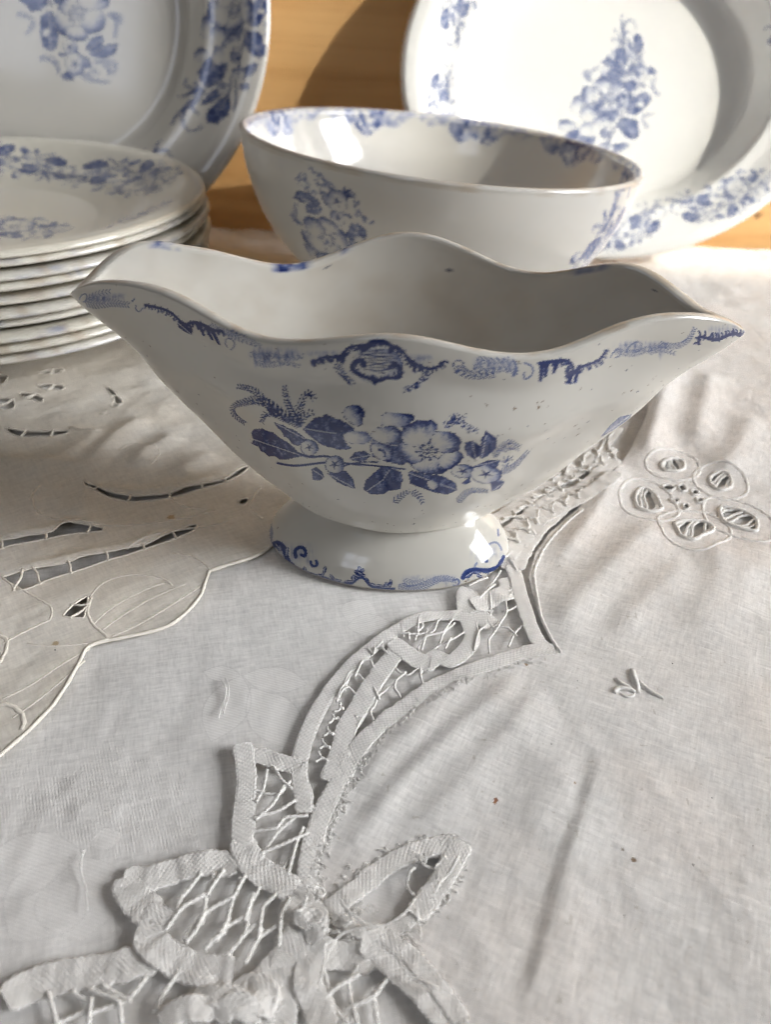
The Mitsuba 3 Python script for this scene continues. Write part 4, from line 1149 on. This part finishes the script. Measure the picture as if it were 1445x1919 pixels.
def build_right_cloth():
    corner = [(1043, 1222)]
    inner = [(1000, 1222), (960, 1228), (900, 1248), (840, 1278), (785, 1312), (735, 1350), (692, 1395), (655, 1448), (628, 1500), (608, 1560), (596, 1620), (590, 1680)]
    lower = [(620, 1735), (660, 1756), (705, 1757), (770, 1815), (830, 1880), (900, 1970)]
    top = [(1007, 1150), (990, 1085), (1003, 1040), (1030, 1003), (1080, 962), (1135, 910), (1180, 850), (1207, 795), (1222, 720), (1205, 640), (1150, 570), (1100, 520)]
    left = np.vstack([on_table(top[::-1]), smooth2(on_table(corner + inner), .002), on_table(lower)])
    far = np.array([[.10, .055], [.16, .03], [.42, .03], [.42, .618], [.06, .604]])
    poly = Polygon(np.vstack([left, far])).buffer(0)
    leaf = Polygon(smooth2(np.vstack([Z8([(560, 520), (620, 440), (700, 370), (780, 310), (850, 272), (960, 240), (1060, 218), (1118, 232), (1095, 280), (1060, 330), (1010, 392), (940, 470), (860, 560), (760, 630), (650, 640), (590, 590), (560, 520)])]), .0008))
    poly = poly.difference(leaf)
    flower = {'petal': [[(910, 325), (940, 302), (985, 292), (1022, 300), (1027, 335), (985, 352), (930, 348)], [(1155, 372), (1205, 360), (1245, 385), (1252, 425), (1195, 442), (1150, 412)], [(1200, 518), (1300, 538), (1370, 580), (1362, 640), (1280, 622), (1208, 585)],
                        [(975, 605), (1040, 588), (1110, 588), (1168, 622), (1110, 665), (1060, 688), (1000, 662)], [(788, 475), (835, 430), (900, 478), (922, 528), (862, 548), (800, 525)]],
              'eye': [[(915, 425), (945, 415), (985, 430), (950, 448)], [(990, 420), (1025, 415), (1040, 440), (1010, 452)], [(1055, 440), (1090, 440), (1100, 462), (1065, 466)], [(955, 485), (990, 480), (1008, 495), (975, 506)], [(1080, 478), (1118, 480), (1120, 500), (1088, 502)], [(1015, 508), (1045, 505), (1055, 530), (1025, 535)]]}
    holes = []
    for kind in flower:
        for q in flower[kind]:
            h = Polygon(smooth2(ZG(q + q[:1]), .0006)).buffer(-.0002)
            holes.append((kind, h))
            poly = poly.difference(h)
    m = flat_mesh(poly, .00165, h_right, .0004, .0010)
    add('lace_edged_cloth__cotton_panel', m, 'plain_cotton', 50)
    for kind, h in holes:
        r = np.array(h.exterior.coords)
        c = smooth2(r, .0012)
        add('lace_edged_cloth__hole_edging', tube_mesh(np.c_[c, h_right(c[:, 0], c[:, 1]) + .0002], .0008 if kind == 'petal' else .00055, 7, 200.), 'cotton_thread', True)
        if kind == 'petal':
            cen = np.array(h.centroid.coords[0])
            n = len(r)
            for k in range(7):
                a, b = h.exterior.interpolate((.04 + k * .07), normalized=True).coords[0], h.exterior.interpolate((.96 - k * .07), normalized=True).coords[0]
                z1, z2 = (float(h_right(np.array([p[0]]), np.array([p[1]]))[0]) for p in (a, b))
                strand(a, b, .002, .00055, .0003, .05 * (-1) ** k, k, za=z1, zb=z2)
        # petal outline cord
        if kind == 'petal':
            o = np.array(h.buffer(.0065).exterior.coords); o = smooth2(o, .0015)
            add('lace_edged_cloth__outline_cord', tube_mesh(np.c_[o, h_right(o[:, 0], o[:, 1]) - .0005], .0009, 7, 200.), 'cotton_thread', True)
    # tapes of the border
    T1 = Z6([(1318, 352), (1220, 362), (1100, 402), (960, 450), (850, 500), (745, 570), (640, 650), (560, 735), (505, 830), (455, 915), (415, 1000), (388, 1090), (368, 1180), (352, 1290), (345, 1370)])
    tape(T1, .0047, .0016, 1, .0004)
    f = np.vstack([Z6([(1240, 385), (1110, 428), (975, 478), (870, 530), (765, 603), (668, 680), (592, 765), (540, 860), (495, 940), (460, 1020), (432, 1105), (412, 1190), (398, 1290)])])
    # frayed turned-in edge along it
    seam = smooth2(f, .0010)
    g = np.random.default_rng(3)
    tufts = []
    for k in range(len(seam)):
        for _ in range(4):
            p = seam[k] + g.normal(0, .0008, 2)
            e = p + g.normal(0, .0007, 2)
            z0 = float(h_right(p[:1], p[1:])[0])
            tufts.append(tube_mesh(np.array([[p[0], p[1], z0 + .0001], [*((p + e) / 2 + g.normal(0, .0003, 2)), z0 + .0003], [e[0], e[1], z0 + .0002]]), .00013, 5))
    leafedge = np.array(leaf.buffer(.0042).exterior.coords)
    for p0 in smooth2(leafedge, .0010):
        for _ in range(3):
            p = p0 + g.normal(0, .0007, 2)
            e = p + g.normal(0, .0007, 2)
            z0 = float(h_right(p[:1], p[1:])[0])
            tufts.append(tube_mesh(np.array([[p[0], p[1], z0 + .0001], [*((p + e) / 2 + g.normal(0, .0003, 2)), z0 + .0004], [e[0], e[1], z0 + .0002]]), .00014, 5))
    add('lace_edged_cloth__frayed_stitching', trimesh.util.concatenate(tufts), 'cotton_thread', True)
    labels['lace_edged_cloth__frayed_stitching'] = {'kind': 'stuff'}
    tape(Z6([(445, 862), (470, 800), (495, 740), (510, 670), (560, 580), (612, 490), (660, 420), (700, 372), (722, 330)]), .0056, .0012, 2, .0004)
    tape(Z6([(690, 325), (740, 365), (800, 400), (838, 408)]), .0056, .0017, 3, .0005)
    tape(Z6([(815, 425), (850, 395), (870, 360)]), .0046, .0014, 4, .0004)
    tape(Z6([(862, 372), (910, 400), (960, 370), (1000, 300), (985, 250), (955, 215)]), .0050, .0012, 5, .0006)
    tape(Z6([(350, 985), (350, 930), (335, 860), (332, 790), (345, 730), (375, 650), (420, 560), (478, 475), (545, 400), (640, 325), (735, 262), (815, 228), (890, 222), (965, 222)]), .0044, .0010, 6, .0006)
    tape(Z6([(120, 770), (180, 765), (235, 785), (300, 800), (338, 812)]), .0048, .0012, 7, .0006)
    tape(Z6([(112, 725), (122, 790), (128, 860), (122, 940), (116, 1020), (114, 1100), (128, 1150)]), .0052, .0016, 8, .0005)
    tape(Z7([(712, 150), (735, 210), (775, 250), (820, 275), (868, 310)]), .0060, .0020, 9, .0006)
    tape(Z7([(365, 272), (430, 268), (500, 248), (570, 228), (640, 220), (705, 225)]), .0060, .0012, 10, .0007)
    tape(Z7([(372, 262), (385, 305), (420, 350), (465, 375)]), .0064, .0016, 11, .0007)
    tape(Z7([(485, 350), (455, 400), (440, 440), (465, 475), (520, 510), (590, 540), (690, 545)]), .0064, .0018, 12, .0009)
    tape(Z7([(20, 625), (80, 585), (150, 560), (230, 545), (320, 530), (400, 512), (470, 498)]), .0066, .0011, 13, .0008)
    tape(Z7([(880, 290), (872, 360), (862, 430), (850, 500), (835, 570), (820, 650), (812, 720)]), .0070, .0012, 14, .0010)
    tape(Z7([(905, 380), (880, 440), (842, 500), (790, 560), (735, 640), (700, 720)]), .0064, .0019, 15, .0012)
    tape(Z7([(912, 340), (925, 420), (915, 500), (905, 560), (930, 640), (960, 720)]), .0058, .0024, 16, .0012)
    # leaf-shaped eyelet
    tape(Z8([(420, 560), (500, 480), (590, 415), (700, 320), (800, 250), (900, 205), (1010, 165), (1110, 145), (1190, 140)]), .0048, .0019, 17, .0005)
    tape(Z8([(1215, 130), (1165, 220), (1110, 320), (1050, 410), (985, 500), (930, 570)]), .0052, .0020, 18, .0005)
    tape(Z8([(940, 560), (860, 620), (760, 668), (650, 680), (560, 640), (520, 570)]), .0030, .0016, 19, .0005)
    tape(Z8([(375, 770), (450, 790), (530, 790), (610, 800), (690, 880)]), .0060, .0014, 20, .0006)
    tape(Z8([(620, 720), (690, 740), (760, 800), (850, 880), (940, 960), (1030, 1060), (1110, 1150), (1200, 1260)]), .0062, .0020, 21, .0006)
    tape(Z8([(740, 690), (820, 740), (900, 800), (960, 870), (1040, 960), (1130, 1080), (1210, 1200)]), .0040, .0024, 22, .0006)
    # upper corner and the band that runs on behind the boat
    tape(ZK([(600, 590), (650, 700), (690, 860), (745, 1040), (800, 1200), (870, 1330), (960, 1400)]), .0048, .0018, 23, .0004)
    tape(ZK([(430, 1170), (300, 1080), (180, 1000), (170, 900), (210, 820)]), .0066, .0014, 24, .0006)
    tape(ZK([(230, 980), (330, 950), (440, 900), (540, 860), (590, 780), (560, 700)]), .0066, .0016, 25, .0014)
    tape(ZK([(540, 620), (580, 500), (620, 400), (690, 310), (780, 210), (880, 110), (1000, 0)]), .0030, .0012, 26, .0008)
    tape(ZK([(640, 620), (700, 500), (770, 380), (860, 260), (980, 150), (1100, 40), (1180, -40)]), .0058, .0022, 27, .0006)
    tape(ZG([(180, 770), (230, 700), (300, 620), (400, 550), (500, 500), (600, 450), (690, 380)]), .0062, .0024, 28, .0006)
    tape(ZG([(150, 680), (230, 610), (330, 530), (430, 470), (540, 430), (640, 350), (700, 290)]), .0060, .0016, 29, .0010)
    tape(ZG([(120, 590), (240, 510), (350, 440), (470, 370), (590, 310), (680, 240)]), .0062, .0013, 30, .0010)
    tape(ZG([(200, 480), (320, 400), (450, 330), (560, 270), (650, 200), (700, 140)]), .0070, .0012, 31, .0010)
    lattice(ZG([(160, 690), (330, 545), (540, 440), (650, 360)]), ZG([(200, 740), (320, 620), (500, 505), (660, 400)]), 8, 40, .0005, z=.0024)
    lattice(ZG([(140, 600), (350, 450), (590, 320), (690, 240)]), ZG([(230, 600), (430, 460), (640, 340), (710, 280)]), 8, 41, .0005, z=.0022)
    lattice(ZG([(320, 410), (560, 280), (690, 150)]), ZG([(350, 430), (590, 305), (680, 245)]), 5, 42, .0005, z=.0022)
    # needle-made bars, each laid as it lies in the photograph
    lattice(Z6([(392, 800), (420, 705), (458, 612), (490, 560)]), Z6([(438, 805), (458, 700), (490, 605), (515, 565)]), 5, 1, .00034)
    for f, z, r, lines in THREADS:
        for k, q in enumerate(lines):
            p = f(q)
            p = np.vstack([p[0] - (p[1] - p[0]) / np.linalg.norm(p[1] - p[0]) * .0014, p, p[-1] + (p[-1] - p[-2]) / np.linalg.norm(p[-1] - p[-2]) * .0014])
            c = smooth2(p, .00028)
            zz = np.minimum(h_right(c[:, 0], c[:, 1]), .004) + (z - .0018) + .0004 * np.sin(np.linspace(0, np.pi, len(c))) * (1 if k % 2 else -.6)
            add('lace_edged_cloth__thread', tube_mesh(np.c_[c, zz], r, 8, 330.), 'cotton_thread', True)
    # broken threads lying loose
    for q, zz in ((Z8([(495, 505), (530, 560), (590, 610), (660, 642), (740, 645), (820, 615), (890, 560), (925, 500)]), .0034), (Z8([(370, 1040), (390, 930), (420, 820), (470, 730), (540, 682), (640, 672), (740, 660)]), .0036), (Z8([(385, 665), (440, 672), (490, 690)]), .003), (Z8([(960, 740), (950, 640), (930, 560)]), .0034),
                  (Z8([(505, 600), (520, 570), (550, 575), (560, 610), (540, 640), (515, 630)]), .0030), (Z8([(930, 300), (900, 330), (885, 390), (900, 440), (925, 458)]), .0022), (Z8([(960, 255), (985, 290), (1040, 300), (1065, 330), (1055, 370)]), .0024), (Z8([(985, 220), (995, 250), (985, 280)]), .0024), (Z8([(1110, 235), (1070, 270), (1045, 310)]), .0024),
                  (Z8([(1185, 250), (1140, 330), (1080, 400), (1042, 470)]), .0038), (Z8([(830, 850), (870, 920), (940, 970), (1060, 1030)]), .0038), (Z8([(225, 570), (255, 570), (285, 530), (300, 490)]), .0036), (Z8([(345, 480), (340, 440), (380, 430), (405, 460), (380, 490), (350, 470)]), .0036),
                  (Z6([(30, 470), (48, 520), (30, 580), (20, 620)]), .0006), (Z6([(45, 460), (60, 520), (40, 600)]), .0006), (Z7([(250, 180), (240, 240), (255, 300), (258, 360)]), .0006)):
        c = smooth2(q, .0005)
        add('lace_edged_cloth__loose_thread', tube_mesh(np.c_[c, zz + .0004 * np.sin(np.linspace(0, 9, len(c)))], .00017 if zz < .001 else .00028, 8, 330.), 'cotton_thread', True)
    # crumpled knot of tape ends
    g = np.random.default_rng(9)
    for k, (cx, cy) in enumerate(((1180 / 1.571, 0), )):
        pass
    for k, q in enumerate(([(700, 600), (740, 580), (790, 610), (770, 660)], [(730, 660), (780, 640), (820, 660)], [(560, 640), (620, 620), (690, 630), (720, 680)], [(880, 420), (900, 395), (935, 400), (930, 430), (900, 440)], [(640, 690), (700, 650), (760, 690)], [(480, 700), (560, 660), (640, 660)])):
        tape(Z7(q), .0046, .0020 + .0004 * k, 50 + k, .0014, over=.0008)
    # raised sprig
    for q, r in (([(528, 578), (545, 598), (572, 612), (602, 634)], .0008), ([(590, 545), (596, 575), (606, 600), (610, 634)], .0011), ([(615, 585), (640, 615), (670, 635), (712, 655)], .0008), ([(518, 636), (545, 618), (575, 622), (602, 634)], .0009), ([(545, 640), (570, 652), (600, 642)], .0005)):
        c = smooth2(ZS(q), .0005)
        rr = r * (.55 + .45 * np.sin(np.linspace(.5, 2.9, len(c)))) 
        add('lace_edged_cloth__embroidered_sprig', tube_mesh(np.c_[c, h_right(c[:, 0], c[:, 1]) + .0001], rr, 9, 500.), 'cotton_thread', True)
    for q in (Z0([(1050, 1228), (1010, 1150), (1000, 1088), (1012, 1045), (1042, 1005), (1090, 965)]),):
        c = smooth2(q, .001)
        add('lace_edged_cloth__hem_cord', tube_mesh(np.c_[c, h_right(c[:, 0], c[:, 1]) + .0000], .00055, 8, 150.), 'cotton_thread', True)
    labels['lace_edged_cloth'] = {'label': 'white cotton cloth with frayed tape lace border running through the foreground', 'category': 'tablecloth', 'group': 'table linen'}
    del labels['lace_edged_cloth']['group']


SCALLOPS = [[(-160, 1540), (-60, 1490), (0, 1428), (60, 1375), (110, 1320), (145, 1262), (163, 1226), (207, 1208)], [(207, 1208), (258, 1198), (315, 1182), (352, 1155), (380, 1118), (393, 1079)], [(393, 1079), (430, 1067), (470, 1052), (510, 1024), (560, 985)]]
SLITS = [(ZE, [(425, 620), (480, 652), (560, 680), (660, 694), (760, 690), (860, 678), (940, 650), (1020, 634), (1130, 600), (1230, 536), (1255, 532), (1228, 562), (1130, 620), (1020, 654), (860, 702), (760, 716), (660, 720), (570, 706), (500, 682), (440, 656)], ((470, 680), (655, 705), (855, 690), (1018, 645), (1130, 608))),
         (ZE, [(-60, 920), (60, 912), (150, 896), (230, 886), (270, 876), (330, 840), (370, 834), (450, 844), (528, 855), (520, 868), (450, 876), (360, 886), (250, 908), (150, 928), (60, 945), (-60, 985)], ((20, 940), (240, 898), (455, 860))),
         (ZE, [(18, 1102), (110, 1074), (200, 1055), (340, 1030), (420, 1004), (530, 982), (640, 958), (720, 940), (860, 875), (985, 834), (990, 848), (870, 910), (740, 955), (640, 990), (550, 1016), (440, 1056), (340, 1086), (240, 1118), (160, 1154), (100, 1168), (55, 1130)], ((195, 1090), (360, 1055), (545, 1000), (725, 948), (880, 890), (100, 1130))),
         (ZE, [(32, 342), (110, 356), (200, 364), (330, 360), (350, 368), (335, 378), (260, 390), (110, 384), (48, 364)], ((120, 372), (265, 378))), (ZE, [(522, 128), (558, 142), (592, 178), (614, 215), (590, 244), (560, 238), (574, 202), (548, 160)], ((575, 178), (585, 222))),
         (ZE, [(98, 156), (150, 162), (220, 195), (212, 212), (160, 198), (108, 176)], ((155, 180),)), (ZE, [(188, 118), (250, 114), (328, 130), (302, 146), (220, 138)], ((262, 128),)), (ZE, [(192, 60), (260, 42), (328, 42), (272, 62)], ((262, 52),)),
         (ZE, [(-60, 190), (40, 186), (74, 242), (30, 250), (-60, 236)], ((20, 220),)), (ZE, [(-60, 78), (38, 72), (22, 112), (-60, 122)], ()), (ZE, [(1192, 722), (1240, 698), (1250, 706), (1218, 732)], ()),
         (ZF5, [(268, 1215), (298, 1180), (370, 1134), (366, 1180), (356, 1223), (290, 1220)], ((320, 1170), (345, 1195)))]


def build_left_cloth():
    edge = [smooth2(on_table(s), .0015) for s in SCALLOPS]
    back = np.array([[.012, .232], [.020, .28], [.01, .36], [-.02, .45], [-.06, .53], [-.40, .53], [-.42, .10]])
    poly = Polygon(np.vstack(edge + [back])).buffer(0)
    slits = []
    for f, q, bars in SLITS:
        s = Polygon(smooth2(f(q + q[:1]), .0007)).buffer(0)
        slits.append((s, f, bars))
        poly = poly.difference(s)
    m = flat_mesh(poly, .0016, h_left, .0004, .0009)
    add('cutwork_cloth__cotton_panel', m, 'ecru_cotton', 50)
    for e in edge:
        add('cutwork_cloth__scalloped_edging', tube_mesh(np.c_[e, h_left(e[:, 0], e[:, 1]) - .0001], .00058, 8, 260.), 'ecru_thread', True)
    for s, f, bars in slits:
        r = smooth2(np.array(s.exterior.coords), .0009)
        add('cutwork_cloth__slit_edging', tube_mesh(np.c_[r, h_left(r[:, 0], r[:, 1]) - .0001], .00034, 7, 260.), 'ecru_thread', True)
        for b in bars:
            c = f([b])[0]
            # shortest way across the slit at this place
            best = None
            for a in np.linspace(0, np.pi, 24, endpoint=False):
                d = np.array([np.cos(a), np.sin(a)])
                x = s.intersection(LineString([c - d * .02, c + d * .02]))
                if x.length > 0 and (best is None or x.length < best[0]):
                    gm = x if x.geom_type == 'LineString' else max(x.geoms, key=lambda g: g.length)
                    best = (x.length, np.array(gm.coords))
            if best is not None:
                p, q = best[1][0], best[1][-1]
                e = (q - p) / (np.linalg.norm(q - p) + 1e-9) * .0007
                zz = [float(h_left(np.array([k[0]]), np.array([k[1]]))[0]) for k in (p, q)]
                strand(p - e, q + e, 0, .00042, .0001, .03, 1, 'cutwork_cloth__bar', 'ecru_thread', zz[0], zz[1])
    for f, q, r in ((ZE, [(210, 648), (172, 690), (175, 740), (215, 790), (300, 815), (420, 832), (560, 842), (700, 835), (860, 815), (1080, 765)], .0006), (ZE, [(870, 982), (950, 992), (1010, 1020), (1052, 1060)], .0006), (ZF5, [(380, 1140), (420, 1090), (500, 1052), (590, 1042), (680, 1056), (725, 1088)], .0005), (ZF5, [(390, 1135), (372, 1190), (395, 1250), (440, 1290), (465, 1315)], .0008),
                    (ZF5, [(-40, 1580), (30, 1582), (78, 1605), (105, 1645), (98, 1690)], .0012), (ZF5, [(-20, 1290), (35, 1315), (22, 1380), (-20, 1440)], .0010), (ZF5, [(215, 1232), (222, 1185), (160, 1140), (70, 1090), (20, 1060)], .0006), (ZF5, [(215, 1232), (110, 1280), (20, 1330)], .0006),
                    (ZF5, [(395, 1250), (460, 1190), (560, 1130), (690, 1075)], .0004), (ZF5, [(430, 1275), (520, 1210), (640, 1140), (780, 1080)], .0004), (ZF5, [(470, 1300), (580, 1250), (700, 1180), (840, 1090)], .0004), (ZF5, [(60, 1640), (160, 1570), (270, 1480), (360, 1400)], .0004), (ZF5, [(20, 1560), (140, 1500), (260, 1420), (380, 1350)], .0004), (ZF5, [(120, 1330), (210, 1340), (310, 1335), (440, 1315)], .0005), (ZE, [(640, 960), (760, 900), (900, 860), (1060, 840), (1180, 800)], .0005), (ZE, [(600, 470), (680, 430), (760, 440), (800, 490), (760, 540)], .0004), (ZE, [(860, 700), (900, 730), (960, 755), (1040, 760)], .0005), (ZE, [(1250, 740), (1280, 680), (1310, 640)], .0005), (ZE, [(1255, 745), (1320, 790)], .0005), (ZE, [(540, 260), (520, 275), (505, 270)], .0008), (ZE, [(350, 345), (430, 370), (490, 375)], .0005)):
        c = smooth2(f(q), .0010)
        add('cutwork_cloth__embroidered_line', tube_mesh(np.c_[c, h_left(c[:, 0], c[:, 1]) - r * .55], r * .85, 8, 300.), 'ecru_thread', True)
    labels['cutwork_cloth'] = {'label': 'ecru cutwork cloth with scalloped edge under the stack of plates', 'category': 'tablecloth'}


def build_table_and_wall():
    x, y = np.meshgrid(np.arange(-.46, .461, .0026), np.arange(.0, .621, .0026), indexing='ij')
    V = np.stack([x, y, h_base(x, y)], -1)
    scene['damask_tablecloth'] = mikit.ply((V.reshape(-1, 3), grid_faces(*x.shape)), 'damask', smooth=True)
    labels['damask_tablecloth'] = {'label': 'grey-white damask tablecloth with woven leaves, lying lowest on the table', 'category': 'tablecloth'}
    a, b = np.array([-.70, .549]), np.array([.75, .657])
    d = (b - a) / np.linalg.norm(b - a); n = np.array([-d[1], d[0]])
    m = trimesh.creation.box([np.linalg.norm(b - a), .02, .62])
    m.apply_transform(np.array([[d[0], n[0], 0, (a + b)[0] / 2 + n[0] * .01], [d[1], n[1], 0, (a + b)[1] / 2 + n[1] * .01], [0, 0, 1, .29], [0, 0, 0, 1.0]]))
    scene['pine_wall'] = mikit.ply(m, 'pine')
    labels['pine_wall'] = {'label': 'honey-coloured pine wall behind the tableware', 'category': 'wall'}


build_table_and_wall()
build_boat()
build_dishes()
build_stack()
build_bowl()
build_left_cloth()
build_right_cloth()
window('sunlit_window', (2.40, -.10, 1.02), (.1, .35, .05), 1.0, 1.40, 2, 2, [27.0, 27.2, 27.6], 'sunny window outside the picture on the right')
window('rear_window', (-.62, -1.15, 1.05), (0, .3, .05), .46, .80, 2, 2, [2.6, 2.8, 3.3], 'window outside the picture behind the camera')
